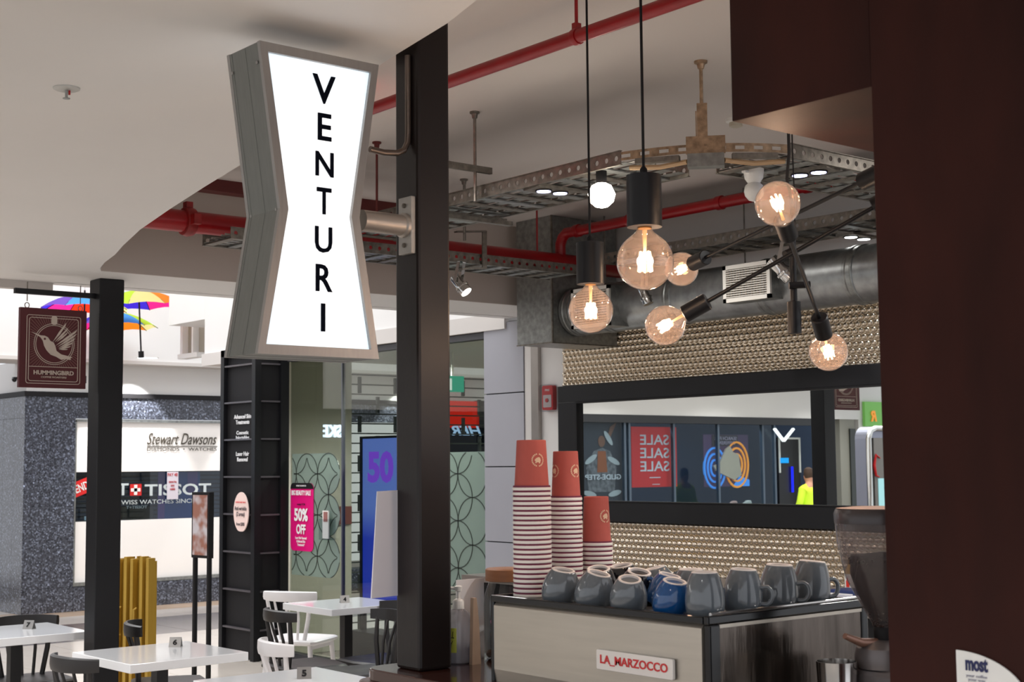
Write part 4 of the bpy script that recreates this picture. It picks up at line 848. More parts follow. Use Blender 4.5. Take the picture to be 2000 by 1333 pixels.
# can spotlights
def spot(px, py, d, aim, lab, lit, sc_=1.0, top=None):
    c = P(px, py, d); aim = Vector(aim).normalized(); t = thing('can_spotlight', lab, 'spotlight', c, 0, None)
    r = 0.032*sc_; L_ = 0.11*sc_
    obj('can', B().lathe([(r*0.5, -L_*0.62), (r*0.8, -L_*0.6), (r*0.8, -L_*0.1), (r*0.95, 0), (r*1.1, 0.0), (r*1.1, L_*0.08), (r*0.95, L_*0.1), (r, L_*0.32), (r*0.98, L_*0.36)], c, 22, axis=aim), chrome, t)
    obj('lens', B().lathe([(r*0.88, L_*0.365), (r*0.6, L_*0.38)], c, 20, axis=aim), emit('spot_lens_glow', (255, 252, 240), 6.0) if lit else mat('spot_lens_off', (150, 140, 120), 0.2), t)
    s = aim.cross(Z_).normalized()*r*1.1; tp = Vector((c.x, c.y, top if top else c.z+0.13)); b_ = c-aim*L_*0.3
    obj('yoke', B().bar(b_+s, tp+s*0.8, 0.004, 0.018, up=aim).bar(b_-s, tp-s*0.8, 0.004, 0.018, up=aim).bar(tp+s, tp-s, 0.02, 0.004), chrome, t)
spot(902, 560, 7.75, (0.25, -0.6, -0.75), 'chrome can spotlight shining under the far tray, right of the post', True, 1.1, 2.752)
spot(1262, 582, 8.12, (0.15, -0.35, -0.9), 'chrome can spotlight in front of the duct between the two pendants', False, 1.0, 2.80)
spot(1530, 530, 7.42, (0.45, -0.5, -0.72), 'larger chrome can spotlight right of the vent grille', False, 1.35, 2.80)
bl = thing('bare_spot_lamp', 'dazzling bare lamp under the tray between the two pendants', 'lamp', P(1175, 380, 5.72)); q = P(1175, 380, 5.72)
obj('bulb', B().lathe([(0.012, 0.05), (0.04, 0.035), (0.056, 0.0), (0.048, -0.03), (0.026, -0.05), (0.003, -0.056)], q, 20), emit('bare_lamp_glow', (255, 244, 225), 14), bl)
obj('holder', B().lathe([(0.022, 0.045), (0.022, 0.11), (0.008, 0.12)], q, 16).tube([q+Z_*0.11, Vector((q.x, q.y, 2.83))], 0.006, 6), black_matt, bl)
# ceiling sensors
ws = thing('warning_beacon', 'white twin dome sensor under the tray beside the top chandelier globe', 'sensor', P(1472, 330, 5.75)); q = P(1472, 331, 5.75); k = 5.75/2778
obj('upper_dome', B().lathe([(0.003, -30*k), (12*k, -27*k), (18*k, -18*k), (20*k, -6*k), (20*k, 0)], q, 22), white_plastic, ws)
obj('lower_dome', B().lathe([(0.003, -64*k), (11*k, -61*k), (18*k, -52*k), (20*k, -43*k), (17*k, -32*k), (10*k, -26*k)], q, 22), white_plastic, ws)
obj('side_tab', B().box(q+Vector((-30*k, -0.01, -10*k)), q+Vector((-18*k, 0.01, -6*k))), white_plastic, ws); obj('stem', B().tube([q, Vector((q.x, q.y, 2.83))], 0.012, 8), white_plastic, ws)
q = az(1437, 232, HC); sd = thing('smoke_detector', 'small white smoke detector on the high ceiling beside the dark header', 'detector', q)
obj('base', B().lathe([(0.045, 0), (0.045, -0.014), (0.034, -0.018)], q, 24), white_plastic, sd)
obj('cage', B().lathe([(0.030, -0.018), (0.030, -0.036), (0.012, -0.042)], q, 16), mat('detector_cage', (196, 188, 170), 0.4), sd)
# ================================================================== PENDANTS AND CHANDELIER
smoky = glass('smoky_globe_glass', (232, 218, 208), 1.7, haze=0.03, hazergb=(255, 228, 216))
filam = emit('filament_glow', (255, 214, 160), 30.0); brass_cap = mat('bulb_cap', (190, 140, 70), 0.3, 0.9)
def globe(t, c, ax_, r, long=1.0, power=4):
    """c = centre of the globe, ax_ = direction from cap to the globe's end; parts go under t"""
    ax_ = Vector(ax_).normalized(); prof = []
    for i in range(19):
        a = math.radians(180*i/18); x = -math.cos(a)*r; y = math.sin(a)*r
        if i <= 3: continue
        prof.append((max(y, 0.0005), x))
    prof = [(r*0.24, -r*1.28), (r*0.26, -r*1.12), (r*0.36, -r*0.99)] + prof
    g = obj('glass_globe', B().lathe(prof, c, 40, axis=ax_, cap=False), smoky, t)
    b = B(); ref = ax_.cross(X_ if abs(ax_.x) < .9 else Y_).normalized(); r2_ = ax_.cross(ref)
    nf = 7
    for i in range(nf):
        a = 2*math.pi*i/nf; o1 = c - ax_*r*0.34 + (ref*math.cos(a)+r2_*math.sin(a))*r*0.17; o2 = c + ax_*r*0.36 + (ref*math.cos(a+.3)+r2_*math.sin(a+.3))*r*0.24
        b.tube([o1, o2], r*0.038, 5)
    obj('filament', b, filam, t); obj('glass_stem', B().tube([c-ax_*r*1.1, c-ax_*r*0.4, c+ax_*r*0.42], [r*0.09, r*0.05, r*0.02], 8), mat('stem_glass', (235, 190, 140), 0.2), t)
    obj('cap', B().lathe([(r*0.25, -r*1.45), (r*0.25, -r*1.15)], c, 16, axis=ax_), brass_cap, t)
    l = bpy.data.lights.new('filament_lamp', 'POINT'); l.energy = power; l.color = (1.0, 0.76, 0.56); l.shadow_soft_size = r*0.3
    o = bpy.data.objects.new('filament_lamp', l); COL.objects.link(o); o.location = c
def pendant(px, py, d, y_hold_top, y_hold_bot, px_top, lab):
    c = P(px, py, d); r = 0.0625; k = d/2778
    t = thing('pendant_lamp', lab, 'pendant lamp', (c.x, c.y, c.z-r), 0, 'black pendants with large globe bulbs')
    zt = P(px, y_hold_top, d).z; zb = P(px, y_hold_bot, d).z
    globe(t, c, (0, 0, -1), r)
    obj('lamp_holder', B().lathe([(0.034, zb-0.0), (0.0385, zb), (0.0385, zt), (0.034, zt+0.001), (0.006, zt+0.001)], (c.x, c.y, 0), 36), black_steel, t)
    obj('cord_grip', B().lathe([(0.009, zt), (0.008, zt+0.014), (0.004, zt+0.02)], (c.x, c.y, 0), 14), black_matt, t)
    obj('cord', B().tube([(c.x, c.y, zt+0.01), (c.x, c.y, HC)], 0.0032, 8), black_matt, t)
    obj('ceiling_rose', B().lathe([(0.05, 0), (0.05, -0.02), (0.01, -0.025)], (c.x, c.y, HC), 24), black_steel, t)
pendant(1154, 607, 3.95, 473, 555, 1146, 'left black pendant hanging lower, with a glowing globe bulb')
pendant(1260, 511, 3.10, 340, 443, 1253, 'right black pendant, larger and nearer, with a pinkish globe bulb')
ch = thing('rod_chandelier', 'black rod chandelier with angled arms and globe bulbs beside the dark column', 'chandelier', P(1550, 620, 3.45))
def arm_holder(c, toward, r, hr, hl, lab=None, power=2.6):
    """globe at c, holder behind it in direction 'toward'"""
    c = Vector(c); d = (Vector(toward)-c).normalized(); globe(ch, c, -d, r, power=power)
    h0 = c + d*r*1.12; obj('socket', B().lathe([(hr*0.9, -0.001), (hr, 0.001), (hr, hl), (hr*0.9, hl+0.002), (0.008, hl+0.003)], h0, 22, axis=d), black_steel, ch); return h0 + d*hl
R9 = 0.048
Bc, Bt = P(1331, 526, 4.0), P(1690, 352, 3.35)
e1_ = arm_holder(Bc, Bt, R9, 0.021, 0.062); obj('arm_rod', B().tube([e1_, Bt], 0.0052, 10), black_steel, ch)
dB = (Bt-Bc).normalized(); obj('socket', B().lathe([(0.008, -0.01), (0.022, -0.008), (0.022, 0.06), (0.008, 0.062)], Bt, 22, axis=dB), black_steel, ch)
globe(ch, Bt+dB*(0.06+R9*1.1), dB, R9, power=0.5)
Cc, Ct = P(1299, 636, 3.4), P(1712, 402, 3.25)
e2_ = arm_holder(Cc, Ct, R9, 0.021, 0.062); obj('arm_rod', B().tube([e2_, Ct], 0.0052, 10), black_steel, ch)
dC = (Ct-Cc).normalized(); obj('socket', B().lathe([(0.008, -0.01), (0.022, -0.008), (0.022, 0.06), (0.008, 0.062)], Ct, 22, axis=dC), black_steel, ch); globe(ch, Ct+dC*(0.06+R9*1.1), dC, R9, power=0.5)
Ac, Dc = P(1519, 398, 3.0), P(1618, 687, 3.5)
ea = arm_holder(Ac, P(1551, 490, 3.12), R9, 0.021, 0.055); ed_ = arm_holder(Dc, P(1597, 610, 3.42), R9, 0.021, 0.06); obj('arm_rod', B().tube([ea, ed_], 0.0052, 10), black_steel, ch)
st0, st1 = P(1549, 500, 3.40), P(1551, 600, 3.40)
obj('stem', B().tube([Vector((st1.x, st1.y, P(1549, 440, 3.4).z)), st1], 0.0085, 12), black_steel, ch)
obj('socket', B().lathe([(0.008, 0.002), (0.0165, 0), (0.0165, -0.076), (0.013, -0.077)], (st1.x, st1.y, P(1551, 590, 3.4).z), 22), black_steel, ch, label='empty downward socket')
h0, h1 = P(1541, 558, 3.39), P(1582, 556, 3.39); obj('clamp', B().tube([h0, h1], 0.0085, 12), black_steel, ch); obj('clamp', B().tube([P(1533, 497, 3.38), P(1552, 488, 3.40)], 0.009, 12), black_steel, ch)
obj('cord', B().tube([Vector((st1.x, st1.y, P(1549, 445, 3.4).z)), P(1546, 390, 3.4), P(1537, 350, 3.4), P(1541, 300, 3.4), P(1540, 255, 3.4), (P(1540, 255, 3.4).x, P(1540, 255, 3.4).y, HC)], 0.0038, 8), black_matt, ch)
obj('suspension_wire', B().tube([Vector((st1.x+.01, st1.y, P(1549, 445, 3.4).z)), P(1551, 370, 3.42), P(1548, 300, 3.42), (P(1546, 255, 3.4).x, P(1546, 255, 3.4).y, HC)], 0.002, 6), black_matt, ch)
# ================================================================== DARK TIMBER COLUMN AND HEADER
wood = mat('dark_stained_ply', (50, 20, 14), 0.62, spec=0.18, noise=(2.2, 0.35, (3, 3, 1)), bump=(60, 0.04))
cx0 = 2.05; ye = ax(1718, 700, cx0).y; yh = ax(1427, 150, cx0).y; zh = ax(1427, 238, cx0).z
struct('wall_column', B().box((cx0, -0.6, 0), (cx0+0.14, ye, HC)), wood, bevel=0.002)
struct('wall_header', B().box((cx0+0.001, ye+0.0, zh), (cx0+0.75, yh, HC)), wood, bevel=0.002)
mc = thing('menu_leaflet', 'white round-topped leaflet reading most fixed low on the dark column', 'leaflet', ax(1925, 1333, cx0)); q0, q1 = ax(1875, 1400, cx0), ax(1875, 1270, cx0); wd = q0.y-ax(2010, 1300, cx0).y
obj('card', B().prism([(0, 0)] + [(wd, 0)] + [(wd*math.sin(t), (q1.z-q0.z)*(0.30+0.70*math.cos(t))) for t in [math.radians(85-85*i/14) for i in range(15)]], (cx0-0.002, q0.y, q0.z), -Y_, Z_, 0.003), white_plastic, mc)
text('lettering', 'most', mat('navy_print', (28, 34, 84), 0.5), mc, (cx0-0.006, ax(1912, 1310, cx0).y, ax(1912, 1312, cx0).z), -Y_, Z_, 0.040, 0.021, 0.001, 0.03)
text('lettering', 'your coffee\nyour way', mat('grey_print', (150, 150, 165), 0.5), mc, (cx0-0.006, ax(1912, 1332, cx0).y, ax(1912, 1333, cx0).z), -Y_, Z_, 0.038, 0.012, 0.001, 0)
# ================================================================== BAR LEDGE, BENCHES
LZ = 1.15
barwood = mat('polished_dark_bar', (58, 30, 24), 0.14, noise=(3, 0.25), coat=0.5); stone = mat('brown_granite_edge', (104, 82, 78), 0.3, noise=(60, 0.4))
bl_ = thing('bar_ledge', 'polished dark bar ledge carrying the coffee machine, with a speckled stone edge', 'counter', (2.35, 2.2, 0))
obj('ledge_top', B().prism(rrect(1.99, 1.90, 2.66, 3.01, 0.06), (0, 0, LZ-0.03), X_, Y_, 0.03), barwood, bl_, bevel=0.004)
obj('stone_edge', B().prism(rrect(1.975, 1.895, 2.64, 3.04, 0.07), (0, 0, LZ-0.075), X_, Y_, 0.045), stone, bl_, bevel=0.006)
obj('front_panel', B().box((2.06, 1.93, 0), (2.62, 2.96, LZ-0.075)), wood, bl_)
gb = thing('grinder_bench', 'low steel bench behind the column holding the grinder', 'counter', (2.6, 1.6, 0))
obj('bench_top', B().box((2.20, 1.0, 0.93), (2.95, 1.885, 0.96)), brushed, gb); obj('cabinet', B().box((2.67, 1.0, 0), (2.94, 1.88, 0.93)), black_matt, gb)
bc = thing('back_counter', 'dark back counter along the pressed metal wall', 'counter', (5.95, 5.2, 0))
obj('worktop', B().box((5.45, 3.5, 0.93), (WX-0.02, 7.1, 0.965)), mat('worktop_grey', (120, 110, 105), 0.3), bc); obj('cabinet', B().box((5.5, 3.5, 0), (WX-0.02, 7.08, 0.93)), black_matt, bc)
# ================================================================== COFFEE MACHINE
MT = 1.345; mx0, mx1, my0, my1 = 2.092, 2.596, 1.934, 2.612; mb = 1.178
em = thing('espresso_machine', 'brushed steel espresso machine with LA MARZOCCO badge and cups on top', 'espresso machine', ((mx0+mx1)/2, (my0+my1)/2, LZ))
obj('body', B().box((mx0+0.012, my0+0.012, mb-0.02), (mx1-0.012, my1-0.012, MT-0.012)), black_matt, em)
# rear panel, slightly bowed
bm = bmesh.new(); rows = []
for i in range(13):
    y = my1-0.008-(my1-my0-0.026)*i/12; f_ = math.sin(math.pi*i/12)*0.004; rows.append([bm.verts.new((mx0+a-f_, y, z)) for a, z in ((0.006, mb-0.035-0.002), (0.0, mb+0.0), (0.0, MT-0.022), (0.008, MT-0.014), (0.014, MT-0.014), (0.014, mb-0.037))])
B_ = B(); B_.bm = bm; B_.skin(rows); obj('rear_panel', B_, brushed, em)
sp_m = mat('dark_mirror_steel', (96, 88, 82), 0.2, 0.95, noise=(5, 0.4, (6, 1, 0.8)), bump=(9, 0.08))
obj('side_panel', B().box((mx0+0.03, my0, LZ+0.014), (mx1-0.016, my0+0.01, MT-0.018)), sp_m, em, bevel=0.002)
obj('panel_edge', B().box((mx0+0.03, my0-0.002, MT-0.022), (mx1-0.016, my0+0.008, MT-0.015)), brushed, em)
obj('trim_frame', B().box((mx0-0.002, my0-0.003, MT-0.014), (mx1, my0+0.012, MT+0.004)).box((mx0-0.003, my0+0.0121, MT-0.014), (mx0+0.01, my1, MT+0.002)).box((mx1-0.012, my0+0.0121, MT-0.014), (mx1, my1, MT+0.004)).box((mx0, my1-0.012, MT-0.014), (mx1, my1, MT+0.002))
    .box((mx0+0.001, my0-0.004, LZ+0.012), (mx0+0.031, my0+0.013, MT-0.0141)).box((mx1-0.018, my0-0.004, LZ+0.012), (mx1+0.002, my0+0.013, MT-0.0141)).box((mx0-0.002, my1-0.008, mb-0.03), (mx0+0.012, my1+0.002, MT)), black_gloss, em, bevel=0.003)
obj('cup_tray', B().box((mx0+0.01, my0+0.01, MT-0.012), (mx1-0.01, my1-0.01, MT-0.004)), mat('tray_steel', (90, 88, 86), 0.3, 0.8), em)
obj('cup_rail', B().tube([(mx0+0.02, my0+0.012, MT+0.004), (mx1-0.02, my0+0.012, MT+0.006)], 0.004, 8), chrome, em)
for x, y in ((mx0+0.05, my1-0.05), (mx1-0.05, my1-0.05), (mx0+0.05, my0+0.06), (mx1-0.05, my0+0.06)): obj('foot', B().lathe([(0.024, 0), (0.022, 0.02), (0.018, mb-0.02-LZ+0.002)], (x, y, LZ), 16), chrome, em)
b0, b1 = ax(1168, 1268, mx0-0.006), ax(1318, 1305, mx0-0.006); bh_ = ax(1168, 1268, mx0-.006).z-ax(1168, 1307, mx0-.006).z
yc, zc_ = (b0.y+b1.y)/2, b0.z-bh_/2
bg_ = obj('badge', B().prism(rrect(-(b0.y-b1.y)/2, -bh_/2, (b0.y-b1.y)/2, bh_/2, 0.004), (mx0-0.004, yc, zc_), -Y_, Z_, 0.008), mat('badge_enamel', (232, 226, 220), 0.15, coat=0.5), em, bevel=0.0015)
text('badge_lettering', 'LA_MARZOCCO', mat('badge_red', (206, 34, 36), 0.35), bg_, (mx0-0.0125, yc, zc_-bh_*0.24), -Y_, Z_, (b0.y-b1.y)*0.88, bh_*0.50, 0.001, 0.02)
# ================================================================== PAPER CUPS (each one an object)
salmon = mat('salmon_cup_paper', (178, 84, 74), 0.75, noise=(40, 0.04)); rimw = mat('cup_rim_white', (240, 232, 224), 0.5); gap_plum = mat('gap_shade_plum', (112, 34, 62), 0.6); cream = mat('cup_print_cream', (226, 190, 158), 0.6)
def cup_mesh(rr, rb, h):
    """upside-down cup: rolled rim at z=0, base up"""
    body = B().lathe([(rr*0.93, 0.0065), (rr*0.90, 0.012), (rb, h-0.001), (rb-0.002, h), (rb-0.004, h-0.002), (rb-0.005, h-0.006)], n=36)
    return body
ordw = ['topmost', 'second', 'third', 'fourth', 'fifth', 'sixth', 'seventh', 'eighth', 'ninth', 'tenth', 'eleventh', 'twelfth', 'thirteenth', 'fourteenth', 'fifteenth', 'sixteenth', 'seventeenth', 'eighteenth', 'nineteenth', 'twentieth', 'twenty-first', 'twenty-second', 'twenty-third', 'twenty-fourth']
def stack(x, y, rr, rb, h, n, sp_, where, az_logo, twin_logo=None):
    g = 'salmon paper cups in the ' + where
    for k in range(n):                                  # k = 0 is the lowest
        i = n-1-k; z = MT-0.004 + k*sp_
        if k == 0:
            t = thing('paper_cup', '', 'paper cup', (x, y, z), 0, g); proto = t
            obj('body', cup_mesh(rr, rb, h), salmon, t, local=True)
            obj('rolled_rim', B().lathe([(rr*0.93, 0.0005), (rr, 0.0005), (rr+0.0008, 0.003), (rr, 0.0068), (rr*0.95, 0.0078), (rr*0.91, 0.0075)], n=36, cap=False), rimw, t, local=True)
            obj('gap_shade_stripe', B().lathe([(rr*0.985, 0.0072), (rr*0.975, sp_+0.0003)], n=36, cap=False), gap_plum, t, local=True)  # stripe colour paints the shade between nested rims
        else:
            t = dup(proto, (x, y, z)); 
        t['label'] = ('%s salmon paper cup %s the %s' % (ordw[i] if i < len(ordw) else 'lowest', 'of' if i else 'of', where)) if k or n < 2 else 'lowest salmon paper cup of the ' + where
        top = t
    # printed emblem on the exposed top cup
    for azl in ([az_logo] + ([twin_logo] if twin_logo is not None else [])):
        b = B(); zc0 = h*0.60; slope = (rr*0.9-rb)/h
        def patch(pts):
            vs_ = []
            for p, q in pts:
                zz_ = zc0+q; r_ = rb + (h-zz_)*slope + 0.0009; a = azl + p/r_; vs_.append(b.bm.verts.new((r_*math.cos(a), r_*math.sin(a), zz_)))
            b.bm.faces.new(vs_)
        for i in range(22):
            a = 2*math.pi*i/22
            if i % 11 == 5: continue
            a2 = a + 0.20; r1, r2 = 0.0125, 0.0158
            patch([(r1*math.cos(a), r1*math.sin(a)), (r2*math.cos(a), r2*math.sin(a)), (r2*math.cos(a2), r2*math.sin(a2)), (r1*math.cos(a2), r1*math.sin(a2))])
        for cx_, cy_, a_, b2, ro in ((-0.0015, 0.002, 0.0075, 0.0035, 0.5), (0.001, -0.002, 0.007, 0.003, 0.2), (0.0035, 0.003, 0.004, 0.0025, -0.6), (-0.004, -0.004, 0.004, 0.002, 0.9), (0.004, -0.005, 0.003, 0.002, 1.4)): patch(ell(cx_, cy_, a_, b2, 12, ro))
        obj('printed_emblem', b, cream, top, local=True, label='cream printed round emblem')
cam_az = lambda x, y: math.atan2(-y, -x)
stack(2.178, 2.565, 0.0450, 0.0345, 0.118, 23, 0.0112, 'tallest stack at the left end of the machine', cam_az(2.178, 2.565)+0.42)
stack(2.292, 2.572, 0.0385, 0.0300, 0.118, 21, 0.0110, 'middle stack of the three', cam_az(2.292, 2.572)+0.85, cam_az(2.292, 2.572)-1.0)
sx_ = ax(1161, 1000, 2.375); stack(2.375, 2.555, 0.0385, 0.0300, 0.118, 11, 0.0110, 'shortest stack at the right', cam_az(2.375, 2.555)+0.75)
# ================================================================== MUGS
def mug_mat(n_, rgb): return mat(n_, rgb, 0.12, coat=0.5)
mg, mbk, mbl = mug_mat('slate_grey_glaze', (98, 104, 110)), mug_mat('black_glaze', (22, 21, 26)), mug_mat('deep_blue_glaze', (16, 74, 132))
ringm = mat('bare_foot_ring', (232, 222, 216), 0.5)
def mug(x, y, m_, label, tall=False, rz=0.0, tx=0.0, ty=0.0, s=1.0, zl=0.0, group='upside-down coffee cups on the machine'):
    t = thing('coffee_cup', label, 'cup', (x, y, MT-0.003+zl), 0, group); t.rotation_euler = (tx, ty, rz); t.scale = (s, s, s)
    if tall: prof = [(0.0345, 0), (0.0365, 0.001), (0.0395, 0.012), (0.0405, 0.026), (0.0395, 0.042), (0.036, 0.060), (0.031, 0.076), (0.0265, 0.0845), (0.0245, 0.086), (0.0225, 0.083), (0.004, 0.082)]; fr_, fz = 0.0255, 0.0855
    else: prof = [(0.0380, 0), (0.0400, 0.001), (0.0425, 0.013), (0.0425, 0.027), (0.040, 0.042), (0.035, 0.055), (0.0290, 0.0655), (0.0255, 0.069), (0.022, 0.066), (0.004, 0.065)]; fr_, fz = 0.0255, 0.0695
    fine = []
    for i in range(len(prof)-1):
        p0, p1, p2_, p3 = [Vector((*prof[j], 0)) for j in (max(i-1, 0), i, i+1, min(i+2, len(prof)-1))]
        for k in range(4):
            f_ = k/4; q_ = 0.5*((2*p1)+(-p0+p2_)*f_+(2*p0-5*p1+4*p2_-p3)*f_*f_+(-p0+3*p1-3*p2_+p3)*f_**3); fine.append((q_.x, q_.y))
    prof = fine + [prof[-1]]
    obj('bowl', B().lathe(prof, n=40), m_, t, local=True)
    obj('foot_ring', B().lathe([(fr_-0.0055, fz-0.004), (fr_-0.0045, fz+0.0012), (fr_-0.001, fz+0.002), (fr_+0.0008, fz+0.001), (fr_+0.001, fz-0.002)], n=32, cap=False), ringm, t, local=True, label='unglazed white foot ring')
    hz = 0.034 if tall else 0.028; r_ = 0.041
    pts = [(r_-0.004, 0, hz+0.017), (r_+0.010, 0, hz+0.019), (r_+0.019, 0, hz+0.010), (r_+0.020, 0, hz-0.004), (r_+0.012, 0, hz-0.015), (r_-0.003, 0, hz-0.017)]
    sm_ = []
    for i in range(len(pts)-1):
        for k in range(4):
            f_ = k/4; p0 = Vector(pts[max(i-1, 0)]); p1 = Vector(pts[i]); p2_ = Vector(pts[i+1]); p3 = Vector(pts[min(i+2, len(pts)-1)])
            sm_.append(0.5*((2*p1)+(-p0+p2_)*f_+(2*p0-5*p1+4*p2_-p3)*f_*f_+(-p0+3*p1-3*p2_+p3)*f_**3))
    sm_.append(Vector(pts[-1])); obj('handle', B().tube(sm_, 0.0046, 10), m_, t, local=True)
    return t
Yx = lambda px, X: ax(px, 900, X).y
R_ = math.radians
mug(2.150, Yx(1089, 2.150), mg, 'slate cup at the left end of the front row, next to the paper cups', rz=R_(60), tx=R_(7), ty=R_(-10))
mug(2.146, Yx(1152, 2.146), mg, 'slate cup second from left in the front row, tilted', rz=R_(70), tx=R_(9), ty=R_(-14))
mug(2.142, Yx(1222, 2.142), mg, 'slate cup with its white foot ring turned to the viewer, left of the blue cup', rz=R_(40), tx=R_(6), ty=R_(-18), s=.94)
mug(2.148, Yx(1304, 2.148), mbl, 'bright blue cup in the middle of the front row', rz=R_(50), tx=R_(8), ty=R_(-12), s=.94)
mug(2.250, Yx(1168, 2.250), mbk, 'black cup behind the second slate cup, nearest the paper cups', rz=R_(20), tx=R_(5), ty=R_(-14))
mug(2.246, Yx(1236, 2.246), mbk, 'black cup in the second row behind the ringed slate cup', rz=R_(60), tx=R_(5), ty=R_(-16))
mug(2.246, Yx(1290, 2.246), mbl, 'blue cup half hidden behind the bright blue one', rz=R_(100), tx=R_(5), ty=R_(-14), s=.94)
mug(2.345, Yx(1218, 2.345), mbk, 'black cup in the rear row at the left', rz=R_(-30), tx=R_(5), ty=R_(-10))
mug(2.345, Yx(1288, 2.345), mg, 'slate cup in the rear row behind the blue cups', rz=R_(-60), tx=R_(4), ty=R_(-14))
mug(2.345, Yx(1345, 2.345), mg, 'slate cup in the rear row mostly hidden by the first tall mug', rz=R_(-60))
G2 = 'tall slate mugs along the right side of the machine'
mug(2.150, 1.995, mg, 'tall slate mug at the near corner of the machine', True, R_(60), s=1.0, group=G2)
mug(2.262, 1.995, mg, 'tall slate mug second from the corner', True, R_(-62), R_(0), R_(3), group=G2)
mug(2.374, 1.993, mg, 'tall slate mug third from the corner, turned to show its handle', True, R_(-62), R_(0), R_(3), s=1.04, group=G2)
mug(2.486, 2.000, mg, 'tall slate mug at the far right end with its handle against the wall', True, R_(-25), R_(0), R_(6), s=1.06, group=G2)
# move handles of the second and third mugs to the right
# ================================================================== LEFT END OF THE BAR
sz = thing('hand_sanitiser_bottle', 'clear pump bottle half full with a yellow handwritten note, left of the machine', 'bottle', (0, 0, LZ)); q = az(896, 1296, LZ); sz.location = q; sz.matrix_basis = Matrix.Translation(q); sz.scale = (1.0, 1.0, 1.0)
kz = 3.5/2778; pl_ = glass('frosted_bottle', (216, 216, 220), 0.8, haze=0.38, hazergb=(214, 212, 218))
obj('bottle_body', B().lathe([(24*kz, 0), (28*kz, 3*kz), (29*kz, 40*kz), (29*kz, 78*kz), (26*kz, 92*kz), (18*kz, 104*kz), (11*kz, 108*kz), (10*kz, 112*kz)], n=32), pl_, sz, local=True)
obj('gel', B().lathe([(22*kz, 2*kz), (26.5*kz, 5*kz), (27*kz, 34*kz)], n=32), glass('gel', (206, 206, 212), 0.8, haze=0.3, hazergb=(200, 200, 208)), sz, local=True)
obj('collar', B().lathe([(11.5*kz, 106*kz), (11.5*kz, 122*kz), (9*kz, 126*kz), (5*kz, 128*kz)], n=24), white_plastic, sz, local=True)
dr_ = -rt*1.0; dr_.z = 0; dr_.normalize()
obj('pump_head', B().lathe([(4*kz, 126*kz), (4*kz, 142*kz), (7*kz, 143*kz), (8*kz, 152*kz), (3*kz, 154*kz)], n=16).tube([Z_*147*kz, dr_*20*kz+Z_*149*kz, dr_*27*kz+Z_*146*kz], 3.4*kz, 8), white_plastic, sz, local=True)
obj('dip_tube', B().tube([(0, 0, 5*kz), (0, 0, 125*kz)], 0.003, 6), white_plastic, sz, local=True)
a0_ = math.atan2(-q.y, -q.x); b = B(); vs_ = []
b = B(); rows = []
for i in range(9):
    a = a0_ - R_(70) + R_(62)*i/8; rows.append([b.bm.verts.new((29.6*kz*math.cos(a), 29.6*kz*math.sin(a), z_*kz)) for z_ in (24, 72)])
for r1_, r2_ in zip(rows, rows[1:]): b.bm.faces.new((r1_[0], r2_[0], r2_[1], r1_[1]))
obj('note', b, mat('yellow_note', (214, 222, 92), 0.6), sz, local=True, label='yellow handwritten note')
a = a0_-R_(36); tn = Vector((-math.sin(a), math.cos(a), 0)); pn = Vector((math.cos(a), math.sin(a), 0))
text('note_lettering', 'FULL\nMY', black_matt, sz, pn*(31.5*kz)+Z_*34*kz, tn, Z_, 24*kz, 32*kz, 0.0006, 0.0, 0.2, local=True)
jar = thing('cookie_jar', 'glass cookie jar with a wooden lid behind the left end of the machine', 'jar', (0, 0, LZ)); q = az(980, 1270, LZ); q = Vector((2.30, 2.78, LZ)); qq = P(982, 1130, 3.6); q = Vector((2.355, 2.876, LZ)); jar.location = q; jar.matrix_basis = Matrix.Translation(q)
obj('glass_body', B().lathe([(0.052, 0), (0.060, 0.006), (0.061, 0.14), (0.058, 0.165), (0.050, 0.188), (0.046, 0.20)], n=32, cap=False), glass('jar_glass', (232, 236, 236), 1.4), jar, local=True)
obj('lid', B().lathe([(0.050, 0.198), (0.056, 0.200), (0.056, 0.228), (0.052, 0.231)], n=32), mat('lid_wood', (150, 98, 62), 0.55, noise=(8, 0.25, (1, 1, 6))), jar, local=True)
obj('label_print', B().prism(ell(0, 0.10, 0.016, 0.012, 14), Vector((math.cos(a0_-.5)*0.063, math.sin(a0_-.5)*0.063, 0)), Vector((-math.sin(a0_-.5), math.cos(a0_-.5), 0)), Z_, 0.001), mat('pink_print', (200, 110, 160), 0.6), jar, local=True)
ck = mat('cookie_brown', (128, 80, 44), 0.8, noise=(40, 0.4), bump=(60, 0.4))
for dx, dy, dz, lab in ((-.02, .02, .008, 'lowest brown cookie in the glass jar'), (-.01, -.02, .036, 'brown cookie second from the bottom of the glass jar'), (-.02, .0, .064, 'brown cookie third from the bottom of the glass jar'), (-.012, .01, .092, 'topmost brown cookie in the glass jar')):
    c_ = thing('cookie', lab, 'cookie', q+Vector((dx, dy, dz)), 0, 'cookies in the jar')
    obj('cookie_body', B().lathe([(0.004, -.003), (0.022, -.001), (0.027, .007), (0.022, .015), (0.004, .019)], n=14), ck, c_, local=True)
    c_.rotation_euler = (random.uniform(-.5, .5), random.uniform(-.5, .5), 0)
pst = thing('paper_sign_holder', 'plain white paper sign leaning behind the pump bottle', 'sign', (0, 0, LZ)); p0, p1 = ay(893, 1280, 2.93), ay(945, 1130, 2.93)
obj('sheet', B().box((p0.x, 2.93, LZ), (p1.x, 2.934, p1.z)), mat('paper_lilac', (232, 230, 232), 0.7), pst)
pst2 = thing('wooden_peg', 'thin tapered wooden block standing between pump bottle and jar', 'block'  , (0, 0, LZ)); w0 = ay(924, 1285, 2.86)
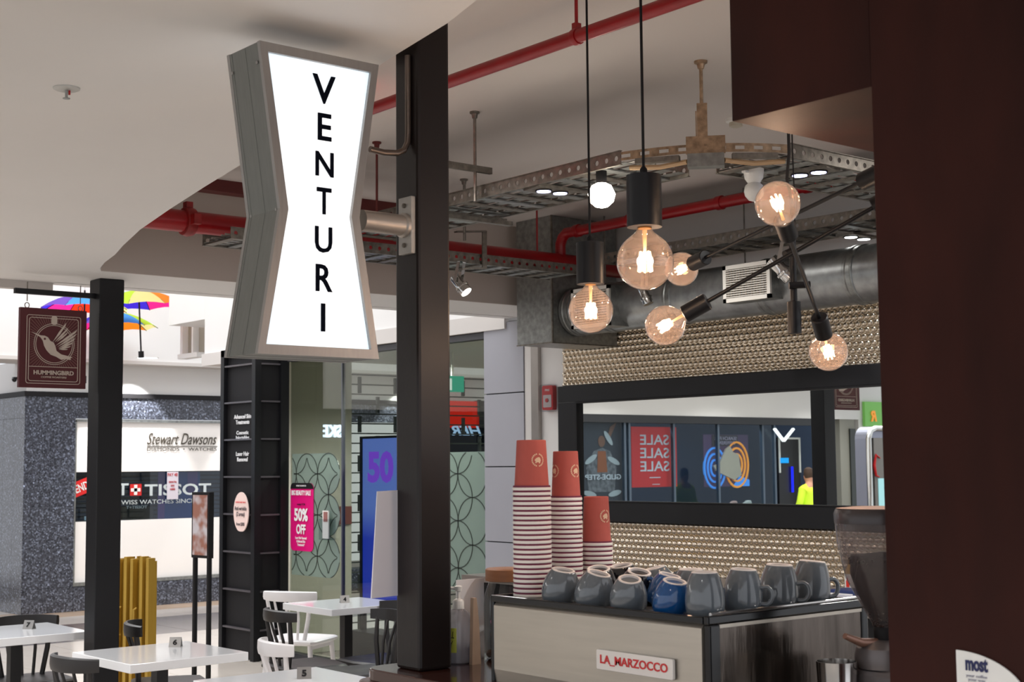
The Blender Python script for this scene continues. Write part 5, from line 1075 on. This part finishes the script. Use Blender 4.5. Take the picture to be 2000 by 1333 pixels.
obj('block', B().prism([(-0.012, 0), (0.016, 0), (0.011, 0.10), (0.003, 0.165), (-0.007, 0.165)], (w0.x, 2.86, LZ), X_, Z_, 0.012), mat('pale_wood', (176, 150, 128), 0.6, noise=(10, 0.15)), pst2)
# ================================================================== GRINDER, JUG
gc = Vector((0, 0, 0)); g_ = P(1722, 1010, 2.90); gx, gy = g_.x, g_.y
gz = lambda py: P(1722, py, 2.90).z; kk = 2.9/2778
gd = thing('coffee_grinder', 'coffee grinder with a clear bean hopper, partly hidden by the dark column', 'grinder', (gx, gy, 0.96))
obj('hopper', B().lathe([(90*kk, gz(1020)), (88*kk, gz(1060)), (72*kk, gz(1130)), (56*kk, gz(1160)), (20*kk, gz(1225))], (gx, gy, 0), 40, cap=False), glass('hopper_plastic', (206, 200, 200), 1.0, haze=0.16, hazergb=(198, 190, 192)), gd)
obj('hopper_lid', B().lathe([(91*kk, gz(1022)), (92*kk, gz(1003)), (88*kk, gz(994)), (20*kk, gz(990))], (gx, gy, 0), 40), mat('lid_smoke', (60, 52, 52), 0.25), gd)
obj('lid_top', B().lathe([(87*kk, gz(993)), (60*kk, gz(990.5)), (4*kk, gz(989.5))], (gx, gy, 0), 40), mat('lid_top_tan', (196, 164, 150), 0.4), gd)
bn = B(); rr_ = random.Random(3)
for k in range(420):
    z_ = rr_.uniform(gz(1222), gz(1092)); py_f = (gz(1225)-z_)/(gz(1225)-gz(1092))
    rad = (20 + 52*py_f)*kk*0.97; a = rr_.uniform(0, 6.283); r1_ = rad*(0.88+0.08*rr_.random()); c_ = Vector((gx+r1_*math.cos(a), gy+r1_*math.sin(a), z_)); 
    bn.tube([c_-Vector((0.004, 0, 0.001)), c_, c_+Vector((0.004, 0.001, 0.001))], [0.002, 0.0042, 0.002], 5)
bn.lathe([(18*kk, gz(1222)), (50*kk, gz(1160)), (64*kk, gz(1120)), (62*kk, gz(1085)), (3*kk, gz(1078))], (gx, gy, 0), 24)
obj('coffee_beans', bn, mat('roast_beans', (52, 32, 24), 0.4, noise=(60, 0.4)), gd, kind='stuff')
obj('neck', B().lathe([(20*kk, gz(1250)), (22*kk, gz(1240)), (22*kk, gz(1224)), (19*kk, gz(1220))], (gx, gy, 0), 24), black_matt, gd)
obj('upper_body', B().lathe([(58*kk, gz(1300)), (60*kk, gz(1280)), (56*kk, gz(1262)), (40*kk, gz(1252)), (18*kk, gz(1246))], (gx, gy, 0), 36), mat('grinder_grey', (110, 104, 104), 0.35, 0.4), gd)
obj('lever', B().tube([(gx, gy, gz(1256)), P(1682, 1256, 2.86), P(1650, 1243, 2.84)], [0.012, 0.009, 0.006], 10), mat('lever_tan', (150, 112, 96), 0.35, 0.4), gd)
obj('casing', B().box((gx-0.06, gy-0.08, 0.965), (gx+0.09, gy+0.06, gz(1300))), mat('grinder_grey', (110, 104, 104)), gd, bevel=0.012)
jg = thing('milk_jug', 'steel milk jug standing in front of the grinder', 'jug', (0, 0, 0)); jp = Vector((gx-0.095, gy+0.05, 0.96)); jg.location = jp; jg.matrix_basis = Matrix.Translation(jp); jt = P(1690, 1292, 2.85).z-0.96
obj('vessel', B().lathe([(0.042, 0), (0.046, 0.01), (0.044, jt*0.5), (0.038, jt*0.8), (0.041, jt), (0.039, jt), (0.036, jt*0.8), (0.042, jt*0.5), (0.043, 0.012)], n=32), chrome, jg, local=True)
hd = Vector((-0.5, -0.6, 0)).normalized(); obj('handle', B().tube([hd*0.04+Z_*jt*0.85, hd*0.07+Z_*jt*0.8, hd*0.075+Z_*jt*0.4, hd*0.045+Z_*jt*0.25], 0.005, 8), chrome, jg, local=True)
# things on the back counter
def onback(px, X=5.75): return Vector((X, ax(px, 1200, X).y, 0.965))
q = onback(1668, 5.6); bx = thing('till_box', 'navy blue carton with a white note, right of the machine', 'box', q)
navy = mat('navy_card', (22, 40, 92), 0.5)
obj('carton', B().box(q+Vector((-.07, -.08, 0)), q+Vector((.07, .09, .075))), navy, bx, bevel=0.003); obj('note', B().box(q+Vector((-.075, -.05, 0)), q+Vector((-.0705, .085, .06))), white_plastic, bx)
q = onback(1700, 5.62); bx = thing('tea_box', 'navy blue box reading most, under the bottles at the grinder', 'box', q)
obj('carton', B().box(q+Vector((-.06, -.12, 0)), q+Vector((.06, .05, .06))), navy, bx, bevel=0.003); text('lettering', 'most', white_plastic, bx, q+Vector((-.0625, -0.01, .02)), -Y_, Z_, 0.055, 0.022, 0.001, 0.02)
for px, lab in ((1664, 'left'), (1682, 'right')):
    q = onback(px, 5.9); bt = thing('syrup_bottle', 'white labelled bottle behind the navy boxes, %s one' % lab, 'bottle', q, 0, 'white labelled bottles')
    obj('glass_body', B().lathe([(0.028, 0), (0.030, 0.004), (0.030, 0.13), (0.012, 0.17), (0.012, 0.20)], q, 24), mat('amber_liquid', (190, 150, 70), 0.15), bt); obj('label', B().lathe([(0.031, 0.02), (0.031, 0.12)], q, 24, cap=False), white_plastic, bt)
    obj('flame_mark', B().prism([(-.01, 0), (.008, 0), (.012, .02), (.004, .035), (0, .05), (-.01, .03)], q+Vector((-0.031, -0.004, 0.055)), -Y_, Z_, 0.001), mat('flame_red', (210, 40, 24), 0.5), bt)
pr = thing('card_printer', 'grey and white counter machine right of the espresso machine', 'printer', onback(1660, 5.35)); q = Vector((5.0, ax(1665, 1260, 5.0).y, 0)) 
pr.location = Vector((5.55, ax(1690, 1260, 5.55).y, 0.965)); pr.matrix_basis = Matrix.Translation(pr.location)
q = pr.location; obj('housing', B().box(q+Vector((-.08, -.12, 0)), q+Vector((.0, .12, .055))), mat('silver_plastic', (168, 166, 176), 0.3), pr, bevel=0.01); obj('paper_slot', B().box(q+Vector((-.083, -.08, .02)), q+Vector((-.08, .06, .028))), black_matt, pr)

# ================================================================== SHOPS OPPOSITE, SEEN IN THE MIRROR (real things at y = 15.3)
def mv(px, py, Y):                 # a point seen in the mirror, placed where it really stands
    q = ay(px, py, Y); return Vector((2*(WX-0.022)-q.x, Y, q.z))
OY = 15.3
struct('wall_opposite', B().box((-9, OY+1.6, 0), (4.5, OY+1.7, 3.0)), mat('shop_blue', (14, 44, 74), 0.7))
tp = mv(1400, 817, OY).z; bt_ = mv(1400, 829, OY).z
a_, b_ = mv(1140, 800, OY).x, mv(1592, 800, OY).x
dkf = mat('shop_black', (22, 22, 26), 0.4)
struct('trim_9', B().box((b_-0.3, OY-0.05, bt_), (a_+2.2, OY+0.1, tp+0.02)), dkf)
struct('wall_above_shop', B().box((-9, OY-0.04, tp+0.02), (4.6, OY+0.1, 5.0)), white_paint)
struct('ceiling', B().box((-9, 11.0, 3.35), (2.2, OY-0.05, 3.45)), white_paint)
shop = struct('window_4', B().box((b_-0.3, OY, 0), (a_+2.2, OY+0.08, 0.25)), dkf)
for px in (1137, 1222, 1231, 1318, 1405, 1492, 1515, 1595):
    x = mv(px, 900, OY).x; obj('mullion', B().box((x-0.02, OY, 0.25), (x+0.02, OY+0.06, bt_)), mat('mullion_grey', (70, 84, 100), 0.4), shop)
obj('pane', B().box((mv(1515, 900, OY).x, OY+0.02, 0.25), (a_+2, OY+0.03, bt_)), glass('shoe_shop_glass', (225, 232, 236), 0.45), shop)
def poster(name, px0, px1, py0, py1, m_, lab, cat='poster', dy=0.1):
    a, c = mv(px0, py1, OY+dy), mv(px1, py0, OY+dy); t = thing(name, lab, cat, ((a.x+c.x)/2, OY+dy, a.z))
    obj('sheet', B().box((a.x, OY+dy, a.z), (c.x, OY+dy+0.01, c.z)), m_, t); return t, Vector(((a.x+c.x)/2, OY+dy-0.004, a.z)), abs(a.x-c.x), c.z-a.z
UX = X_
t, o_, w_, h_ = poster('sale_poster', 1235, 1321, 835, 953, mat('sale_red', (206, 34, 32), 0.5, emis=0.25), 'red poster reading SALE three times in the shop reflected in the mirror')  # emission added to keep the print vivid behind the glass
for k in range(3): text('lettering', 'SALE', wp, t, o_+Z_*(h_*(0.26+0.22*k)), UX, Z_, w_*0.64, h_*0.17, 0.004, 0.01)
obj('small_print', B().box(o_+Vector((-w_*.12, -.002, h_*.15)), o_+Vector((w_*.12, 0, h_*.165))).box(o_+Vector((-w_*.1, -.002, h_*.04)), o_+Vector((w_*.06, 0, h_*.05))), wp, t)
t, o_, w_, h_ = poster('shoe_poster', 1376, 1461, 850, 952, mat('poster_plum', (84, 60, 92), 0.5, emis=0.15), 'poster of a pale sneaker with orange and blue rings in the reflected shop')  # poster and rings get added emission to stay vivid
b = B()
for k in range(3): outline(b, ell(-w_*.22, h_*.42, w_*(.12+.07*k), w_*(.16+.09*k), 24), o_, UX, Z_, 0.03)
obj('orange_rings', b, mat('ring_orange', (250, 160, 50), 0.4, emis=0.5), t); b = B()
for k in range(3): outline(b, ell(w_*.27, h_*.36, w_*(.09+.07*k), w_*(.12+.09*k), 24), o_, UX, Z_, 0.03)
obj('blue_rings', b, mat('ring_blue', (70, 150, 240), 0.4, emis=0.5), t)
obj('sneaker', B().prism([(-w_*.12, h_*.12), (w_*.28, h_*.30), (w_*.34, h_*.40), (w_*.20, h_*.46), (w_*.06, h_*.72), (-w_*.03, h_*.78), (-w_*.10, h_*.66), (-w_*.22, h_*.62), (-w_*.28, h_*.22)], o_-Y_*0.02, UX, Z_, 0.03), mat('sneaker_sand', (224, 202, 176), 0.6), t)
obj('blue_corner', B().prism([(-w_*.5, 0), (-w_*.12, 0), (-w_*.28, h_*.2), (-w_*.5, h_*.12)], o_-Y_*0.004, UX, Z_, 0.004), mat('ring_blue', (70, 150, 240)), t)
obj('caption_panel', B().box(o_+Vector((-w_*.25, -.01, h_*.78)), o_+Vector((w_*.32, 0, h_*.99))), dk, t); text('lettering', 'SEARCH FOR\nDIFFERENT', mat('caption_lilac', (200, 180, 200), 0.5), t, o_+Vector((w_*.03, -.012, h_*.81)), UX, Z_, w_*.5, h_*.15, 0.003, 0.0)
t, o_, w_, h_ = poster('fashion_poster', 1139, 1213, 822, 982, mat('poster_dusk', (52, 54, 62), 0.5), 'dark GLIDE-STEP poster of a woman in a checked jacket in the reflected shop')
skin_m = mat('print_skin', (140, 92, 68), 0.6); 
obj('figure_jacket', B().prism([(-w_*.30, h_*.12), (w_*.36, h_*.12), (w_*.42, h_*.42), (w_*.22, h_*.62), (-.0, h_*.66), (-w_*.20, h_*.62), (-w_*.36, h_*.42)], o_, UX, Z_, 0.003), mat('print_check', (120, 116, 118), 0.6, noise=(14, 0.7)), t)
obj('figure_top', B().prism([(-w_*.12, h_*.36), (w_*.14, h_*.36), (w_*.12, h_*.62), (-w_*.08, h_*.62)], o_-Y_*.004, UX, Z_, 0.003), mat('print_rust', (176, 94, 48), 0.6), t)
obj('figure_head', B().prism(ell(w_*.02, h_*.74, w_*.09, h_*.07, 18), o_-Y_*.004, UX, Z_, 0.003).prism([(-w_*.38, h_*.98), (-w_*.20, h_*.92), (-w_*.12, h_*.76), (-w_*.18, h_*.76)], o_-Y_*.004, UX, Z_, 0.003), skin_m, t)
for cx_, cy_, ro in ((-.28, .50, .4), (.30, .52, -.5), (-.15, .78, .9), (.34, .10, .2), (-.3, .1, -.2)): obj('printed_sneaker', B().prism(ell(w_*cx_, h_*cy_, w_*.17, h_*.035, 14, ro), o_-Y_*.008, UX, Z_, 0.003), mat('print_white', (206, 208, 206), 0.6), t)
text('lettering', 'GLIDE-STEP', wp, t, o_+Vector((0, -.014, h_*.27)), UX, Z_, w_*.92, h_*.065, 0.003, 0.02)
vq = mv(1531, 862, OY-0.08); vs1 = thing('v_logo_sign', 'white glowing V shaped logo over the shop door in the mirror', 'sign', vq)
v0, v1 = mv(1513, 838, OY-0.08), mv(1550, 838, OY-0.08); obj('neon_stroke', B().bar(vq, v0, 0.03, 0.05, up=Y_).bar(vq, v1, 0.03, 0.05, up=Y_), emit('neon_white', (240, 250, 255), 1.4), vs1)
q = mv(1548, 900, OY+0.5); dsn = thing('display_screen', 'lit display with blue bar and small product shelves in the reflected doorway', 'display', (q.x, OY+0.5, 0)); 
a, c = mv(1565, 985, OY+.5), mv(1520, 855, OY+.5); obj('cabinet_frame', B().box((a.x, OY+.5, 0), (c.x, OY+.55, c.z)), dkf, dsn); obj('bright_edge', B().box((a.x, OY+.48, c.z-.03), (c.x, OY+.5, c.z)).box((c.x-.03, OY+.48, c.z-.6), (c.x, OY+.5, c.z)).box((a.x, OY+.48, c.z-.6), (a.x+.03, OY+.5, c.z)), mat('edge_white', (190, 194, 190), 0.5, emis=0.2), dsn)
a, c = mv(1551, 962, OY+.46), mv(1547, 912, OY+.46); obj('blue_bar', B().box((a.x, OY+.46, a.z), (c.x, OY+.48, c.z)), emit('neon_blue', (30, 40, 250), 1.5), dsn)
a, c = mv(1541, 905, OY+.46), mv(1526, 895, OY+.46); obj('lime_sticker', B().box((a.x, OY+.46, a.z), (c.x, OY+.48, c.z)), emit('neon_cyan', (40, 160, 240), 1.0), dsn)
# shoes on the window shelf
sh_shelf = tag(obj('display_shelf', B().box((mv(1500, 980, OY+.3).x, OY+0.12, 0.90), (mv(1235, 980, OY+.3).x, OY+0.5, 0.93)), dkf), 'dark shoe display shelf behind the reflected shop glass', 'shelf')
for px, col_, lab in ((1300, (190, 186, 180), 'white trainer'), (1313, (180, 70, 60), 'red trainer'), (1428, (220, 180, 170), 'pale pink trainer'), (1456, (215, 215, 205), 'light grey trainer')):
    q = mv(px, 975, OY+.3); q.z = 0.931; s_ = thing('shoe', lab + ' on the shelf of the shop reflected in the mirror', 'shoe', q); q = Vector((q.x, OY+.3, .931))
    b = B(); rows = []
    for i, (x_, wd_, hh) in enumerate(((-.13, .02, .06), (-.12, .036, .085), (-.07, .038, .09), (-.02, .036, .085), (.04, .040, .05), (.10, .042, .035), (.14, .02, .02))): rows.append([b.bm.verts.new(q+Vector((x_, y_, z_))) for y_, z_ in ((-wd_, .012), (wd_, .012), (wd_*.8, hh*.8), (wd_*.3, hh), (-wd_*.3, hh), (-wd_*.8, hh*.8))])
    b.skin(rows); b.smooth = True; obj('upper', b, mat('shoe_%d' % px, col_, 0.6), s_); obj('sole', B().prism(ell(0, 0, .145, .045, 20), q, X_, Y_, .014), white_plastic, s_)
# pillar, green sign and fridge at the right of the reflection
a, c = mv(1672, 990, OY), mv(1636, 750, OY); pil = struct('wall_pillar_grey', B().box((a.x, OY-.02, 0), (c.x, OY+.3, 3.0)), mat('pillar_grey', (138, 136, 126), 0.6))
a, c = mv(1671, 990, OY), mv(1656, 838, OY); struct('door_1', B().box((a.x, OY-.05, 0), (c.x, OY-.022, c.z)), mat('door_dark', (40, 44, 42), 0.3))
a, c = mv(1692, 990, OY), mv(1672, 750, OY); struct('wall_pillar_white', B().box((a.x-.9, OY-.03, 0), (c.x, OY+.3, 3.4)), white_paint)
a, c = mv(1745, 834, OY-.1), mv(1689, 785, OY-.1); gs = thing('green_shop_sign', 'green shop sign with an orange letter R, at the mirror right edge', 'sign', ((a.x+c.x)/2, OY-.1, a.z)); obj('board', B().box((a.x, OY-.1, a.z), (c.x, OY-.05, c.z)), mat('sign_green', (112, 176, 84), 0.5, emis=0.2), gs)
q = mv(1707, 824, OY-.11); text('lettering', 'R', mat('letter_orange', (240, 150, 40), 0.4, emis=0.3), gs, q, UX, Z_, .17, .19, .01, .04, .25)
FY = 10.2; a, c = mv(1775, 995, FY), mv(1694, 834, FY); fr_t = thing('drinks_fridge', 'silver round-cornered drinks fridge with a red script letter, in the mirror', 'fridge', ((a.x+c.x)/2, FY+.3, 0))
zz0 = c.z; obj('cabinet', B().prism(rrect(a.x, 0.02, c.x, zz0, 0.14, 8), (0, FY+.02, 0), X_, Z_, -0.16), mat('fridge_silver', (150, 152, 168), 0.3, 0.5), fr_t)
bz_ = B(); bz_.tube([(c.x-.02, FY, .1), (c.x-.02, FY, zz0-.14), (c.x-.06, FY, zz0-.05), (c.x-.15, FY, zz0-.02), (a.x+.15, FY, zz0-.02), (a.x+.05, FY, zz0-.06), (a.x+.02, FY, zz0-.14), (a.x+.02, FY, .1)], .035, 10); obj('bezel', bz_, chrome, fr_t)
fw_ = c.x-a.x; obj('front_panel', B().box((a.x+.10, FY-.012, .3), (c.x-.10, FY+.02, zz0-.13)), mat('fridge_grey', (120, 116, 112), 0.4), fr_t)
q = mv(1738, 912, FY-.02); obj('red_script', B().tube([q+Vector((.18, 0, .10)), q+Vector((.26, 0, .14)), q+Vector((.30, 0, .02)), q+Vector((.27, 0, -.10)), q+Vector((.2, 0, -.12))], [.006, .014, .02, .016, .005], 8), mat('script_red', (200, 20, 24), 0.3), fr_t)
obj('door_glass', B().box((a.x+.14, FY-.02, .35), (c.x-.16, FY-.012, mv(1720, 935, FY).z)), mat('lit_fridge', (150, 200, 205), 0.2, emis=0.5), fr_t)
# small oval ceiling light in the reflection
q = mv(1566, 797, 14.0); od = thing('oval_ceiling_light', 'oval recessed ceiling light reflected at the top of the mirror', 'ceiling light', (q.x, 14.0, 3.34)); obj('diffuser', B().lathe([(.10, -.002), (.10, -.006)], (q.x, 14.0, 3.35), 20), emit('downlight_glow', (255, 255, 255), 2.0), od); obj('bezel', B().lathe([(.12, 0), (.12, -.004), (.101, -.005)], (q.x, 14.0, 3.35), 20), white_plastic, od)
# person in a lime hooded top, standing with the back to us
px_ = mv(1582, 960, 14.0); pz = 1.52
pe = thing('person', 'person in a lime yellow hooded top seen in the mirror, facing the shop', 'person', (px_.x, 14.0, 0), R_(0))
def skinned(name, pts, edges, m_, parent, sub=2):
    me = bpy.data.meshes.new(name); me.from_pydata([p[:3] for p in pts], edges, []); o = bpy.data.objects.new(name, me); COL.objects.link(o); o.parent = parent
    md = o.modifiers.new('skin', 'SKIN'); me.skin_vertices[0].data[0].use_root = True
    for i, p in enumerate(pts): me.skin_vertices[0].data[i].radius = (p[3], p[4] if len(p) > 4 else p[3])
    md.use_smooth_shade = True; sb = o.modifiers.new('sub', 'SUBSURF'); sb.levels = sub; sb.render_levels = sub; me.materials.append(m_); return o
K = pz/1.75
S = lambda l: [tuple(v*K for v in p) for p in l]
body = S([(0,0,.95,.15,.11),(0,0,1.12,.15,.11),(0,.0,1.32,.17,.12),(0,0,1.45,.12,.09),(0,.01,1.52,.055,.055),(0,.03,1.60,.08,.095),(0,.03,1.70,.078,.09),
  (.09,0,.88,.085,.09),(.10,0,.50,.06,.06),(.10,-.01,.10,.04,.045),(.10,.12,.04,.04,.03),(-.09,0,.88,.085,.09),(-.10,.02,.50,.06,.06),(-.10,0,.10,.04,.045),(-.10,.13,.04,.04,.03),
  (.19,0,1.40,.06,.06),(.25,.02,1.15,.05,.05),(.22,.18,1.0,.04,.04),(.18,.30,1.06,.03,.03),(-.19,0,1.40,.06,.06),(-.25,.02,1.15,.05,.05),(-.22,.18,1.0,.04,.04),(-.18,.30,1.06,.03,.03)])
eg = [(0,1),(1,2),(2,3),(3,4),(4,5),(5,6),(0,7),(7,8),(8,9),(9,10),(0,11),(11,12),(12,13),(13,14),(3,15),(15,16),(16,17),(17,18),(3,19),(19,20),(20,21),(21,22)]
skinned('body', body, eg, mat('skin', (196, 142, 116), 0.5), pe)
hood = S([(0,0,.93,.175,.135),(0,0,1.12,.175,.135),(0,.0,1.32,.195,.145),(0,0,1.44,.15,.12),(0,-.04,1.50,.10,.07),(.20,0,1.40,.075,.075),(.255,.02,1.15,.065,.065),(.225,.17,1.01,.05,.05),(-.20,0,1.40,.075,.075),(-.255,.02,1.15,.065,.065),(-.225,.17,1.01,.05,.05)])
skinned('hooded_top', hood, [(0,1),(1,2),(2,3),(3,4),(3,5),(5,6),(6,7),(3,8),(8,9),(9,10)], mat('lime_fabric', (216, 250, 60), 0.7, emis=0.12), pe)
trs = S([(0,0,.92,.155,.125),(.09,0,.86,.098,.102),(.10,0,.50,.075,.075),(.10,-.01,.12,.06,.065),(-.09,0,.86,.098,.102),(-.10,.02,.50,.075,.075),(-.10,0,.12,.06,.065)])
skinned('trousers', trs, [(0,1),(1,2),(2,3),(0,4),(4,5),(5,6)], mat('navy_trousers', (30, 34, 48), 0.8), pe)
obj('hair', B().lathe([(0.07*K, 1.60*K), (0.084*K, 1.66*K), (0.085*K, 1.71*K), (0.07*K, 1.765*K), (0.03*K, 1.79*K), (0.002, 1.795*K)], (px_.x, 14.0+.02*K, 0), 20), mat('brown_hair', (66, 48, 38), 0.8), pe)
for s in (-1, 1): obj('shoe', B().prism(ell(0, 0, .04, .12, 14), (px_.x+s*.10*K, 14.06, 0), X_, Y_, .05), black_matt, pe)
# skate shop lit sign reflected in the clinic glass
fs = thing('lit_fascia_sign', 'white lit shop lettering above the shoe shop, mirrored in the clinic glass', 'shop sign', (3.0, OY-.06, 2.0)); z_ = ay(610, 855, OY).z
text('lettering', 'SKECHERS', emit('fascia_glow', (200, 230, 255), 12), fs, (3.45, OY-.07, z_), X_, Z_, .85, .16, .02, .03); obj('backer', B().box((2.9, OY-.065, z_-.1), (4.1, OY-.045, z_+.3)), dkf, fs)
